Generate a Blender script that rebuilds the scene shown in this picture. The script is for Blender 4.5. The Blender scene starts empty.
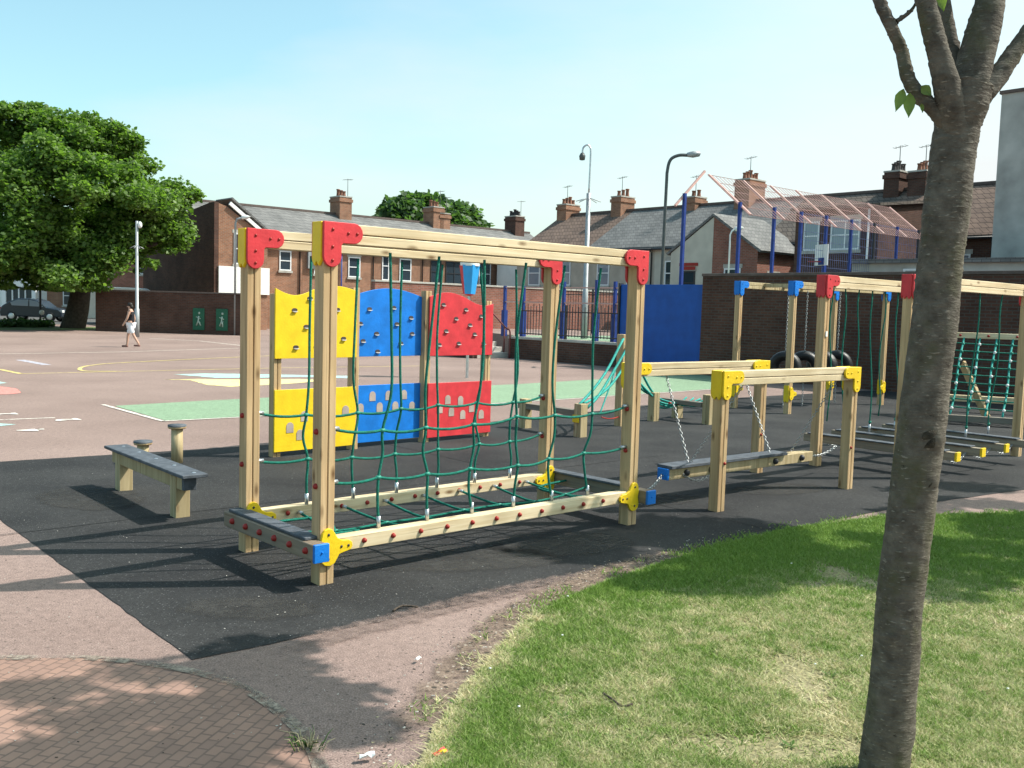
import bpy, bmesh, math, random
import numpy as np
from mathutils import Vector, Matrix
random.seed(7); rng = np.random.default_rng(7)
S = bpy.context.scene; COL = S.collection
PI = math.pi; R = math.radians
# ------------------------------------------------------------------ camera model (pixel -> ground helpers)
F = 965.0; H = 1.7; PITCH = math.atan2(76, 965); ROLL = 0.029
_cp, _sp, _cr, _sr = math.cos(PITCH), math.sin(PITCH), math.cos(ROLL), math.sin(ROLL)
FW = Vector((0, _cp, -_sp)); U0 = Vector((0, _sp, _cp)); R0 = Vector((1, 0, 0))
RT = R0*_cr + U0*_sr; UP = -R0*_sr + U0*_cr
def ray(px, py): return FW + RT*((px-512)/F) + UP*((384-py)/F)
def G(px, py, z=0.0):
    d = ray(px, py); t = (z-H)/d.z; return Vector((t*d.x, t*d.y, z))
def A(px, py, Y):
    d = ray(px, py); t = Y/d.y; return Vector((t*d.x, Y, H+t*d.z))
TH = R(41.2)
AX = Vector((math.cos(TH), math.sin(TH), 0)); NX = Vector((-math.sin(TH), math.cos(TH), 0))
def W(s, t, z=0.0): return AX*s + NX*t + Vector((0, 0, z))
# ------------------------------------------------------------------ materials
MATS = {}
def nt(name):
    m = bpy.data.materials.new(name); m.use_nodes = True
    n = m.node_tree.nodes; b = n['Principled BSDF']
    return m, n, m.node_tree.links, b
def plain(name, col, rough=.6, metal=0.0, var=.12, scale=6.0, bump=0.0, spec=.35, bscale=None):
    m, n, l, b = nt(name)
    tc = n.new('ShaderNodeTexCoord'); no = n.new('ShaderNodeTexNoise'); no.inputs['Scale'].default_value = scale
    no.inputs['Detail'].default_value = 6; l.new(tc.outputs['Object'], no.inputs['Vector'])
    cr = n.new('ShaderNodeValToRGB'); e = cr.color_ramp.elements
    e[0].position = .3; e[1].position = .7
    e[0].color = (*[c*(1-var) for c in col], 1); e[1].color = (*[min(1, c*(1+var)) for c in col], 1)
    l.new(no.outputs['Fac'], cr.inputs['Fac']); l.new(cr.outputs['Color'], b.inputs['Base Color'])
    b.inputs['Roughness'].default_value = rough; b.inputs['Metallic'].default_value = metal
    b.inputs['Specular IOR Level'].default_value = spec
    if bump:
        n2 = n.new('ShaderNodeTexNoise'); n2.inputs['Scale'].default_value = bscale or scale*6; n2.inputs['Detail'].default_value = 4
        l.new(tc.outputs['Object'], n2.inputs['Vector'])
        bp = n.new('ShaderNodeBump'); bp.inputs['Strength'].default_value = bump; bp.inputs['Distance'].default_value = .02
        l.new(n2.outputs['Fac'], bp.inputs['Height']); l.new(bp.outputs['Normal'], b.inputs['Normal'])
    MATS[name] = m; return m
def wood(name, axis, light=(.63, .44, .245), dark=(.38, .24, .12), grey=0.0):
    m, n, l, b = nt(name)
    tc = n.new('ShaderNodeTexCoord'); mp = n.new('ShaderNodeMapping')
    sc = [26, 26, 26]; sc[axis] = 1.3; mp.inputs['Scale'].default_value = sc
    l.new(tc.outputs['Object'], mp.inputs['Vector'])
    oi = n.new('ShaderNodeNewGeometry')
    no = n.new('ShaderNodeTexNoise'); no.noise_dimensions = '4D'; no.inputs['Scale'].default_value = 1; no.inputs['Detail'].default_value = 5; no.inputs['Distortion'].default_value = .6
    l.new(mp.outputs['Vector'], no.inputs['Vector'])
    mu = n.new('ShaderNodeMath'); mu.operation = 'MULTIPLY'; mu.inputs[1].default_value = 20
    l.new(oi.outputs['Random Per Island'], mu.inputs[0]); l.new(mu.outputs[0], no.inputs['W'])
    cr = n.new('ShaderNodeValToRGB'); e = cr.color_ramp.elements
    e[0].position = .33; e[1].position = .66; e[0].color = (*dark, 1); e[1].color = (*light, 1)
    l.new(no.outputs['Fac'], cr.inputs['Fac'])
    # knots
    mp2 = n.new('ShaderNodeMapping'); s2 = [9, 9, 9]; s2[axis] = 3.4; mp2.inputs['Scale'].default_value = s2
    l.new(tc.outputs['Object'], mp2.inputs['Vector'])
    vo = n.new('ShaderNodeTexVoronoi'); vo.inputs['Scale'].default_value = 1; l.new(mp2.outputs['Vector'], vo.inputs['Vector'])
    kr = n.new('ShaderNodeValToRGB'); k = kr.color_ramp.elements
    k[0].position = .05; k[0].color = (1, 1, 1, 1); k[1].position = .2; k[1].color = (0, 0, 0, 1)
    l.new(vo.outputs['Distance'], kr.inputs['Fac'])
    mx = n.new('ShaderNodeMix'); mx.data_type = 'RGBA'; l.new(kr.outputs['Color'], mx.inputs['Factor'])
    l.new(cr.outputs['Color'], mx.inputs['A']); mx.inputs['B'].default_value = (.16, .085, .035, 1)
    mp3 = n.new('ShaderNodeMapping'); s3 = [70, 70, 70]; s3[axis] = .9; mp3.inputs['Scale'].default_value = s3; l.new(tc.outputs['Object'], mp3.inputs['Vector'])
    nk = n.new('ShaderNodeTexNoise'); nk.inputs['Scale'].default_value = 1; nk.inputs['Detail'].default_value = 2; l.new(mp3.outputs['Vector'], nk.inputs['Vector'])
    rk = n.new('ShaderNodeValToRGB'); q = rk.color_ramp.elements; q[0].position = .27; q[0].color = (.75, .75, .75, 1); q[1].position = .36; q[1].color = (0, 0, 0, 1); l.new(nk.outputs['Fac'], rk.inputs['Fac'])
    mk = n.new('ShaderNodeMix'); mk.data_type = 'RGBA'; l.new(rk.outputs['Color'], mk.inputs['Factor']); l.new(mx.outputs['Result'], mk.inputs['A']); mk.inputs['B'].default_value = (.15, .09, .04, 1); mx = mk
    # slow weathering
    n3 = n.new('ShaderNodeTexNoise'); n3.inputs['Scale'].default_value = 2.3; n3.inputs['Detail'].default_value = 3
    l.new(tc.outputs['Object'], n3.inputs['Vector'])
    wr = n.new('ShaderNodeValToRGB'); w = wr.color_ramp.elements
    w[0].position = .4; w[0].color = (0, 0, 0, 1); w[1].position = .75; w[1].color = (.5+grey*.5, .5+grey*.5, .5+grey*.5, 1)
    l.new(n3.outputs['Fac'], wr.inputs['Fac'])
    m2 = n.new('ShaderNodeMix'); m2.data_type = 'RGBA'; l.new(wr.outputs['Color'], m2.inputs['Factor'])
    l.new(mx.outputs['Result'], m2.inputs['A']); m2.inputs['B'].default_value = (.36, .28, .16, 1) if grey < .5 else (.2, .18, .15, 1)
    l.new(m2.outputs['Result'], b.inputs['Base Color'])
    bp = n.new('ShaderNodeBump'); bp.inputs['Strength'].default_value = .25; bp.inputs['Distance'].default_value = .004
    l.new(no.outputs['Fac'], bp.inputs['Height']); l.new(bp.outputs['Normal'], b.inputs['Normal'])
    b.inputs['Roughness'].default_value = .72; b.inputs['Specular IOR Level'].default_value = .25
    MATS[name] = m; return m
def brick(name, c1, c2, mortar, bw=.225, bh=.075, flat=False, rot=0.0, var=.5, stain=.35, bump=.4, msize=.011):
    m, n, l, b = nt(name)
    tc = n.new('ShaderNodeTexCoord'); vec = tc.outputs['Object']
    if not flat:
        sp = n.new('ShaderNodeSeparateXYZ'); l.new(vec, sp.inputs[0])
        ad = n.new('ShaderNodeMath'); ad.operation = 'ADD'; l.new(sp.outputs['X'], ad.inputs[0]); l.new(sp.outputs['Y'], ad.inputs[1])
        cb = n.new('ShaderNodeCombineXYZ'); l.new(ad.outputs[0], cb.inputs['X']); l.new(sp.outputs['Z'], cb.inputs['Y']); v2 = cb.outputs[0]
    else:
        mp = n.new('ShaderNodeMapping'); mp.inputs['Rotation'].default_value = (0, 0, rot); l.new(vec, mp.inputs['Vector']); v2 = mp.outputs[0]
    br = n.new('ShaderNodeTexBrick'); br.inputs['Scale'].default_value = 1; br.inputs['Brick Width'].default_value = bw; br.inputs['Row Height'].default_value = bh
    br.inputs['Mortar Size'].default_value = msize; br.inputs['Color1'].default_value = (*c1, 1); br.inputs['Color2'].default_value = (*c2, 1); br.inputs['Mortar'].default_value = (*mortar, 1)
    br.inputs['Bias'].default_value = -.1
    l.new(v2, br.inputs['Vector'])
    no = n.new('ShaderNodeTexNoise'); no.inputs['Scale'].default_value = .9; no.inputs['Detail'].default_value = 8; no.inputs['Roughness'].default_value = .65; l.new(vec, no.inputs['Vector'])
    cr = n.new('ShaderNodeValToRGB'); e = cr.color_ramp.elements; e[0].position = .32; e[1].position = .68
    e[0].color = (1-stain, 1-stain, 1-stain, 1); e[1].color = (1+stain*.4, 1+stain*.35, 1+stain*.3, 1)
    l.new(no.outputs['Fac'], cr.inputs['Fac'])
    mx = n.new('ShaderNodeMix'); mx.data_type = 'RGBA'; mx.blend_type = 'MULTIPLY'; mx.inputs['Factor'].default_value = 1
    l.new(br.outputs['Color'], mx.inputs['A']); l.new(cr.outputs['Color'], mx.inputs['B']); l.new(mx.outputs['Result'], b.inputs['Base Color'])
    bp = n.new('ShaderNodeBump'); bp.inputs['Strength'].default_value = bump; bp.inputs['Distance'].default_value = .008; bp.invert = True
    l.new(br.outputs['Fac'], bp.inputs['Height']); l.new(bp.outputs['Normal'], b.inputs['Normal'])
    b.inputs['Roughness'].default_value = .9; b.inputs['Specular IOR Level'].default_value = .15
    MATS[name] = m; return m
def ground_mat(name, cols, fine=160, coarse=.7, speck=None, bump=.4, rough=.92, alpha=None):
    """three-scale mottled ground; speck=(colour, density threshold, scale); alpha=(scale, lo, hi) makes ragged see-through gaps"""
    m, n, l, b = nt(name)
    tc = n.new('ShaderNodeTexCoord'); vec = tc.outputs['Object']
    n1 = n.new('ShaderNodeTexNoise'); n1.inputs['Scale'].default_value = coarse; n1.inputs['Detail'].default_value = 7; n1.inputs['Roughness'].default_value = .6; l.new(vec, n1.inputs['Vector'])
    c1 = n.new('ShaderNodeValToRGB'); e = c1.color_ramp.elements; e[0].position = .34; e[1].position = .66; e[0].color = (*cols[0], 1); e[1].color = (*cols[1], 1)
    l.new(n1.outputs['Fac'], c1.inputs['Fac'])
    n2 = n.new('ShaderNodeTexNoise'); n2.inputs['Scale'].default_value = fine; n2.inputs['Detail'].default_value = 3; l.new(vec, n2.inputs['Vector'])
    c2 = n.new('ShaderNodeValToRGB'); e = c2.color_ramp.elements; e[0].position = .35; e[1].position = .66; e[0].color = (.62, .62, .62, 1); e[1].color = (1.3, 1.3, 1.3, 1)
    l.new(n2.outputs['Fac'], c2.inputs['Fac'])
    mx = n.new('ShaderNodeMix'); mx.data_type = 'RGBA'; mx.blend_type = 'MULTIPLY'; mx.inputs['Factor'].default_value = 1
    l.new(c1.outputs['Color'], mx.inputs['A']); l.new(c2.outputs['Color'], mx.inputs['B']); out = mx.outputs['Result']
    n4 = n.new('ShaderNodeTexNoise'); n4.inputs['Scale'].default_value = fine*.16; n4.inputs['Detail'].default_value = 4; l.new(vec, n4.inputs['Vector'])
    c4 = n.new('ShaderNodeValToRGB'); e = c4.color_ramp.elements; e[0].position = .3; e[1].position = .7; e[0].color = (.86, .86, .86, 1); e[1].color = (1.12, 1.12, 1.12, 1)
    l.new(n4.outputs['Fac'], c4.inputs['Fac'])
    m4 = n.new('ShaderNodeMix'); m4.data_type = 'RGBA'; m4.blend_type = 'MULTIPLY'; m4.inputs['Factor'].default_value = 1
    l.new(out, m4.inputs['A']); l.new(c4.outputs['Color'], m4.inputs['B']); out = m4.outputs['Result']
    if speck:
        for col, thr, scl in speck:
            vo = n.new('ShaderNodeTexVoronoi'); vo.inputs['Scale'].default_value = scl; l.new(vec, vo.inputs['Vector'])
            cr = n.new('ShaderNodeValToRGB'); k = cr.color_ramp.elements; k[0].position = thr; k[0].color = (1, 1, 1, 1); k[1].position = thr*1.5; k[1].color = (0, 0, 0, 1)
            l.new(vo.outputs['Distance'], cr.inputs['Fac'])
            sep = n.new('ShaderNodeSeparateColor'); l.new(vo.outputs['Color'], sep.inputs[0])
            gt = n.new('ShaderNodeMath'); gt.operation = 'GREATER_THAN'; gt.inputs[1].default_value = .55; l.new(sep.outputs[0], gt.inputs[0])
            mm = n.new('ShaderNodeMath'); mm.operation = 'MULTIPLY'; l.new(cr.outputs['Color'], mm.inputs[0]); l.new(gt.outputs[0], mm.inputs[1])
            m3 = n.new('ShaderNodeMix'); m3.data_type = 'RGBA'; l.new(mm.outputs[0], m3.inputs['Factor']); l.new(out, m3.inputs['A']); m3.inputs['B'].default_value = (*col, 1); out = m3.outputs['Result']
    l.new(out, b.inputs['Base Color'])
    bp = n.new('ShaderNodeBump'); bp.inputs['Strength'].default_value = bump; bp.inputs['Distance'].default_value = .006
    l.new(n2.outputs['Fac'], bp.inputs['Height']); l.new(bp.outputs['Normal'], b.inputs['Normal'])
    b.inputs['Roughness'].default_value = rough; b.inputs['Specular IOR Level'].default_value = .2
    if alpha:
        n5 = n.new('ShaderNodeTexNoise'); n5.inputs['Scale'].default_value = alpha[0]; n5.inputs['Detail'].default_value = 10; n5.inputs['Roughness'].default_value = .75; l.new(vec, n5.inputs['Vector'])
        c5 = n.new('ShaderNodeValToRGB'); e = c5.color_ramp.elements; e[0].position = alpha[1]; e[1].position = alpha[2]; e[0].color = (0, 0, 0, 1); e[1].color = (1, 1, 1, 1)
        l.new(n5.outputs['Fac'], c5.inputs['Fac'])
        at = n.new('ShaderNodeAttribute'); at.attribute_name = 'edge'
        mu = n.new('ShaderNodeMath'); mu.operation = 'MULTIPLY'
        # edge attribute (1 inside, 0 at rim) shifts the threshold so rims break up
        ad = n.new('ShaderNodeMath'); ad.operation = 'ADD'; l.new(n5.outputs['Fac'], ad.inputs[0])
        sb = n.new('ShaderNodeMath'); sb.operation = 'MULTIPLY_ADD'; sb.inputs[1].default_value = .6; sb.inputs[2].default_value = -.4; l.new(at.outputs['Fac'], sb.inputs[0])
        l.new(sb.outputs[0], ad.inputs[1]); l.new(ad.outputs[0], c5.inputs['Fac']); l.new(c5.outputs['Color'], b.inputs['Alpha'])
    MATS[name] = m; return m
def glass(name, col=(.03, .045, .06)):
    m, n, l, b = nt(name); b.inputs['Base Color'].default_value = (*col, 1); b.inputs['Roughness'].default_value = .06; b.inputs['Specular IOR Level'].default_value = .8
    MATS[name] = m; return m
def leafmat(name, c1, c2, trans=.45, rough=.5):
    m, n, l, b = nt(name)
    g = n.new('ShaderNodeNewGeometry'); cr = n.new('ShaderNodeValToRGB'); e = cr.color_ramp.elements
    e[0].color = (*c1, 1); e[1].color = (*c2, 1); l.new(g.outputs['Random Per Island'], cr.inputs['Fac'])
    l.new(cr.outputs['Color'], b.inputs['Base Color']); b.inputs['Roughness'].default_value = rough; b.inputs['Specular IOR Level'].default_value = .3
    tr = n.new('ShaderNodeBsdfTranslucent'); mxc = n.new('ShaderNodeMix'); mxc.data_type = 'RGBA'; mxc.blend_type = 'MULTIPLY'; mxc.inputs['Factor'].default_value = 1
    l.new(cr.outputs['Color'], mxc.inputs['A']); mxc.inputs['B'].default_value = (1.6, 1.9, .7, 1); l.new(mxc.outputs['Result'], tr.inputs['Color'])
    ms = n.new('ShaderNodeMixShader'); ms.inputs[0].default_value = trans; l.new(b.outputs[0], ms.inputs[1]); l.new(tr.outputs[0], ms.inputs[2])
    l.new(ms.outputs[0], n['Material Output'].inputs['Surface']); MATS[name] = m; return m

WV = wood('post_timber', 2); WH = wood('beam_timber', 0, light=(.77, .65, .45), dark=(.58, .44, .26)); WG = wood('weathered_plank', 0, light=(.22, .19, .155), dark=(.1, .085, .07), grey=1)
WGH = wood('weathered_log', 1, light=(.36, .3, .22), dark=(.2, .16, .12), grey=1)
WER = wood('weathered_rail', 1, light=(.3, .23, .16), dark=(.16, .115, .08), grey=.6)
WGV = wood('weathered_post', 2, light=(.5, .4, .24), dark=(.33, .25, .13))
RED = plain('red_plastic', (.6, .04, .05), .5, var=.16, scale=7, bump=.1); YEL = plain('yellow_plastic', (.8, .54, .014), .5, var=.1, scale=7, bump=.1); BLU = plain('blue_plastic', (.004, .17, .6), .5, var=.16, scale=7, bump=.1)
ROPE = plain('green_rope', (.0, .15, .105), .75, var=.3, scale=30, bump=.6, bscale=160); CLAMP = plain('green_clamp', (.02, .22, .16), .5)
ROPET = plain('teal_rope', (.02, .28, .24), .75, var=.3, scale=30)
STEEL = plain('galvanised_steel', (.55, .57, .58), .35, .8, var=.15, scale=20); CHAINM = plain('chain_steel', (.42, .43, .43), .4, .6)
BOLT = plain('red_bolt_cap', (.3, .02, .015), .45); DARKM = plain('dark_metal', (.03, .03, .035), .5)
GRIP = plain('grip_board', (.075, .085, .1), .7, var=.3, scale=14, bump=.3); RUB = plain('black_rubber', (.014, .014, .015), .45, var=.3, scale=9, bump=.2)
WHITE = plain('white_paint', (.78, .78, .76), .6, var=.05); CREAM = plain('cream_render', (.52, .49, .42), .9, var=.12, scale=1.5, bump=.2); WRENDER = plain('white_render', (.8, .8, .77), .9, var=.06, scale=1.2)
GREYR = plain('grey_render', (.4, .385, .36), .92, var=.25, scale=1.1, bump=.3); BEIGER = plain('beige_render', (.42, .37, .31), .9, var=.15, scale=1.5)
MUGAB = plain('blue_paint', (.014, .04, .2), .5, var=.15); PINKB = plain('pink_paint', (.56, .34, .3), .6); BOARD = plain('blue_board', (.006, .075, .34), .55, var=.14, scale=3, bump=.1)
SLATE = brick('grey_slate', (.2, .198, .196), (.155, .154, .154), (.09, .09, .09), .3, .2, msize=.012, stain=.3); TILE = brick('brown_tile', (.215, .15, .12), (.17, .12, .1), (.09, .065, .055), .3, .26, msize=.02, stain=.3)
GTILE = brick('brown_grey_tile', (.17, .14, .12), (.125, .105, .095), (.06, .05, .045), .3, .26, msize=.02, stain=.3)
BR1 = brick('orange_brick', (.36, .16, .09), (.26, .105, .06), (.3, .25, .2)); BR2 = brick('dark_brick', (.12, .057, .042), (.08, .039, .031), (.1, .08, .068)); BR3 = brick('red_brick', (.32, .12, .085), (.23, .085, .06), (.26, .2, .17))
PAV = brick('block_paver', (.325, .205, .16), (.27, .175, .142), (.2, .135, .112), .075, .052, flat=True, rot=R(-76), stain=.3, bump=.5, msize=.0045)
GLASS = glass('window_glass'); LGLASS = glass('pale_glass', (.2, .25, .3)); PVC = plain('white_frame', (.75, .76, .77), .4, var=.03)
TARMAC = ground_mat('red_tarmac', ((.215, .152, .132), (.28, .203, .177)), fine=130, coarse=.35, speck=[((.33, .26, .23), .11, 38), ((.12, .09, .08), .16, 30)])
ASPH = ground_mat('black_wetpour', ((.021, .021, .022), (.043, .0425, .042)), fine=150, coarse=.8, speck=[((.11, .11, .11), .16, 50)], bump=.6)
SOIL = ground_mat('dry_soil', ((.16, .115, .085), (.27, .2, .155)), fine=70, coarse=2.2, speck=[((.06, .05, .04), .25, 24), ((.4, .34, .28), .2, 31)], alpha=(9, .36, .7))
DUST = ground_mat('pink_dust', ((.19, .138, .12), (.26, .19, .165)), fine=110, coarse=.5, alpha=(11, .38, .78))
LAWN = ground_mat('lawn_soil', ((.19, .18, .085), (.32, .275, .17)), fine=60, coarse=1.3, bump=.6)
KERB = ground_mat('pale_concrete', ((.22, .18, .145), (.31, .26, .215)), fine=60, coarse=2, alpha=(9, .46, .6)); ROAD = ground_mat('road_asphalt', ((.09, .09, .09), (.13, .125, .12)), fine=40)
def paint(name, c, lo=.36, hi=.52): return ground_mat(name, (c, [min(1, x*1.12) for x in c]), fine=90, coarse=1.5, alpha=(5, lo, hi), bump=.2, rough=.8)
PW = paint('white_line', (.62, .56, .5)); PY = paint('yellow_line', (.62, .5, .2)); PG = paint('green_court', (.2, .285, .185), .3, .4); PYF = paint('yellow_patch', (.68, .57, .27)); PT = paint('teal_patch', (.34, .5, .47)); PR = paint('pink_patch', (.58, .22, .19)); PB = paint('lilac_line', (.42, .4, .45))
BARK = None
SKIN = plain('skin', (.5, .3, .22), .5, var=.05); HAIR = plain('dark_hair', (.015, .012, .01), .6); VEST = plain('dark_cloth', (.012, .011, .014), .8); SHORT = plain('white_cloth', (.75, .75, .78), .8)
CARP = plain('dark_car_paint', (.012, .022, .035), .2, var=.02, spec=.6); ALLOY = plain('alloy_rim', (.6, .6, .6), .35, .6)
BINM = plain('green_board', (.012, .1, .055), .5)
LEAF1 = leafmat('broad_leaf', (.055, .11, .022), (.16, .245, .06)); LEAF2 = leafmat('dark_leaf', (.045, .085, .035), (.08, .14, .055)); LEAF3 = leafmat('near_leaf', (.045, .1, .02), (.09, .16, .035), .14)
GRASS = None
# ------------------------------------------------------------------ mesh builder
class MB:
    def __init__(s): s.v = []; s.f = []; s.m = []; s.sm = []; s.mats = []
    def mi(s, mat):
        if mat not in s.mats: s.mats.append(mat)
        return s.mats.index(mat)
    def add(s, vs, fs, mat, smooth=False):
        o = len(s.v); s.v += [tuple(v) for v in vs]; k = s.mi(mat)
        for f in fs: s.f.append([o+i for i in f]); s.m.append(k); s.sm.append(smooth)
    def box(s, c, d, mat, rot=None):
        hx, hy, hz = d[0]/2, d[1]/2, d[2]/2
        vs = [Vector((x, y, z)) for z in (-hz, hz) for y in (-hy, hy) for x in (-hx, hx)]
        if rot is not None: vs = [rot @ v for v in vs]
        c = Vector(c); s.add([v+c for v in vs], [(0, 2, 3, 1), (4, 5, 7, 6), (0, 1, 5, 4), (1, 3, 7, 5), (3, 2, 6, 7), (2, 0, 4, 6)], mat); return s
    def b2(s, lo, hi, mat): return s.box([(lo[i]+hi[i])/2 for i in range(3)], [hi[i]-lo[i] for i in range(3)], mat)
    def bar(s, p, q, w, h, mat, up=(0, 0, 1)):
        p, q = Vector(p), Vector(q); d = q-p; L = d.length; x = d.normalized(); u = Vector(up)
        y = u.cross(x)
        if y.length < 1e-4: y = Vector((0, 1, 0)).cross(x)
        y.normalize(); z = x.cross(y)
        return s.box((p+q)/2, (L, w, h), mat, Matrix((x, y, z)).transposed())
    def tube(s, pts, r, mat, n=6, cap=True):
        pts = [Vector(p) for p in pts]; rs = r if isinstance(r, (list, tuple)) else [r]*len(pts)
        vs = []; u = None
        for i, p in enumerate(pts):
            t = (pts[min(i+1, len(pts)-1)]-pts[max(i-1, 0)]).normalized()
            if u is None: u = t.orthogonal().normalized()
            else:
                u = u-t*u.dot(t)
                u = u.normalized() if u.length > 1e-5 else t.orthogonal().normalized()
            w = t.cross(u)
            for k in range(n):
                a = 2*PI*k/n; vs.append(p+(u*math.cos(a)+w*math.sin(a))*rs[i])
        fs = [(i*n+k, i*n+(k+1) % n, (i+1)*n+(k+1) % n, (i+1)*n+k) for i in range(len(pts)-1) for k in range(n)]
        s.add(vs, fs, mat, True)
        if cap:
            o = len(vs); b = len(s.v)-o
            k = s.mi(mat)
            s.f.append([b+i for i in range(n)][::-1]); s.m.append(k); s.sm.append(False)
            s.f.append([b+o-n+i for i in range(n)]); s.m.append(k); s.sm.append(False)
        return s
    def prism(s, out, org, ux, uy, un, th, mat):
        """2-D outline 'out' on plane (org, ux, uy), extruded by th along un"""
        org, ux, uy, un = Vector(org), Vector(ux), Vector(uy), Vector(un); n = len(out)
        a = [org+ux*p[0]+uy*p[1] for p in out]; b = [p+un*th for p in a]
        s.add(a+b, [tuple(range(n))[::-1], tuple(range(n, 2*n))]+[(i, (i+1) % n, n+(i+1) % n, n+i) for i in range(n)], mat); return s
    def sphere(s, c, r, mat, n=8, sc=(1, 1, 1)):
        c = Vector(c); vs = []; m = n//2
        for i in range(m+1):
            for k in range(n):
                a = PI*i/m; b = 2*PI*k/n
                vs.append(c+Vector((math.sin(a)*math.cos(b)*sc[0], math.sin(a)*math.sin(b)*sc[1], math.cos(a)*sc[2]))*r)
        s.add(vs, [(i*n+k, (i+1)*n+k, (i+1)*n+(k+1) % n, i*n+(k+1) % n) for i in range(m) for k in range(n)], mat, True); return s
    def lathe(s, prof, c, mat, n=16, axis=(0, 0, 1)):
        c = Vector(c); ax = Vector(axis).normalized(); u = ax.orthogonal().normalized(); w = ax.cross(u); vs = []
        for r, z in prof:
            for k in range(n): a = 2*PI*k/n; vs.append(c+ax*z+(u*math.cos(a)+w*math.sin(a))*r)
        s.add(vs, [(i*n+k, i*n+(k+1) % n, (i+1)*n+(k+1) % n, (i+1)*n+k) for i in range(len(prof)-1) for k in range(n)], mat, True); return s
    def build(s, name, parent=None, bevel=0.0):
        me = bpy.data.meshes.new(name); me.from_pydata(s.v, [], s.f); 
        for m in s.mats: me.materials.append(m)
        me.polygons.foreach_set('material_index', s.m); me.polygons.foreach_set('use_smooth', s.sm); me.update()
        bm = bmesh.new(); bm.from_mesh(me); bmesh.ops.recalc_face_normals(bm, faces=bm.faces); bm.to_mesh(me); bm.free()
        o = bpy.data.objects.new(name, me); COL.objects.link(o)
        if parent: o.parent = parent
        if bevel:
            b = o.modifiers.new('bevel', 'BEVEL'); b.width = bevel; b.segments = 1; b.limit_method = 'ANGLE'
        return o
def tag(o, label=None, cat=None, group=None, kind=None):
    if label: o['label'] = label
    if cat: o['category'] = cat
    if group: o['group'] = group
    if kind: o['kind'] = kind
    return o
def thing(name, label, cat, loc, rz=0.0, group=None):
    o = bpy.data.objects.new(name, None); o.empty_display_size = .2; COL.objects.link(o)
    o.location = loc; o.rotation_euler = (0, 0, rz); return tag(o, label, cat, group)
def copy_tree(o, parent=None):
    c = o.copy(); COL.objects.link(c)
    if parent: c.parent = parent
    for ch in list(o.children): copy_tree(ch, c)
    return c
def sheet(name, pts, z, mat, sub=0, jitter=0.0, edge=None, thick=0.0):
    """flat ground sheet from an outline; edge = width over which the 'edge' attribute climbs from 0 to 1"""
    bm = bmesh.new()
    P = [Vector((p[0], p[1], z)) for p in pts]
    if jitter:
        Q = []
        for i, p in enumerate(P):
            q = P[(i+1) % len(P)]; n = max(1, int((q-p).length/.12)); n = min(n, 160)
            for k in range(n):
                a = p.lerp(q, k/n); Q.append(a+Vector((random.uniform(-1, 1), random.uniform(-1, 1), 0))*jitter)
        P = Q
    f = bm.faces.new([bm.verts.new(p) for p in P]); f.normal_update()
    if f.normal.z < 0: f.normal_flip()
    me = bpy.data.meshes.new(name)
    if edge:
        lay = bm.verts.layers.float.new('edge'); bm.normal_update(); bm.faces.ensure_lookup_table()
        bmesh.ops.inset_individual(bm, faces=[bm.faces[0]], thickness=edge, use_even_offset=False)
        rim = set(v for e in bm.edges if e.is_boundary for v in e.verts)
        for v in bm.verts: v[lay] = 0.0 if v in rim else 1.0
    bm.to_mesh(me); bm.free(); me.materials.append(mat)
    if not edge:
        at = me.attributes.new('edge', 'FLOAT', 'POINT'); at.data.foreach_set('value', [1.0]*len(me.vertices))
    o = bpy.data.objects.new(name, me); COL.objects.link(o); o['kind'] = 'structure'; return o
def soft_strip(name, pts, w, z, mat):
    P = [Vector((p[0], p[1], z)) for p in smooth_path([Vector((p[0], p[1], 0)) for p in pts], 6)]; vs = []; ed = []
    for i, p in enumerate(P):
        t = (P[min(i+1, len(P)-1)]-P[max(i-1, 0)]).normalized(); n = Vector((-t.y, t.x, 0)); f = min(1, 4*i/len(P), 4*(len(P)-1-i)/len(P))
        for k, e in ((-1, 0), (-.4, .8), (.4, .8), (1, 0)): vs.append(p+n*w*.5*k); ed.append(e*f)
    me = bpy.data.meshes.new(name); fs = [(i*4+k, (i+1)*4+k, (i+1)*4+k+1, i*4+k+1) for i in range(len(P)-1) for k in range(3)]
    me.from_pydata(vs, [], fs); me.materials.append(mat); at = me.attributes.new('edge', 'FLOAT', 'POINT'); at.data.foreach_set('value', ed)
    bm = bmesh.new(); bm.from_mesh(me)
    for f in bm.faces:
        if f.normal.z < 0: f.normal_flip()
    bm.to_mesh(me); bm.free(); o = bpy.data.objects.new(name, me); COL.objects.link(o); o['kind'] = 'structure'; return o
def smooth_path(pts, n=8):
    out = []; P = [Vector(p) for p in pts]
    for i in range(len(P)-1):
        p0, p1, p2, p3 = P[max(i-1, 0)], P[i], P[i+1], P[min(i+2, len(P)-1)]
        for k in range(n):
            t = k/n; out.append(.5*((2*p1)+(p2-p0)*t+(2*p0-5*p1+4*p2-p3)*t*t+(3*p1-p0-3*p2+p3)*t*t*t))
    return out+[P[-1]]
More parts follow.
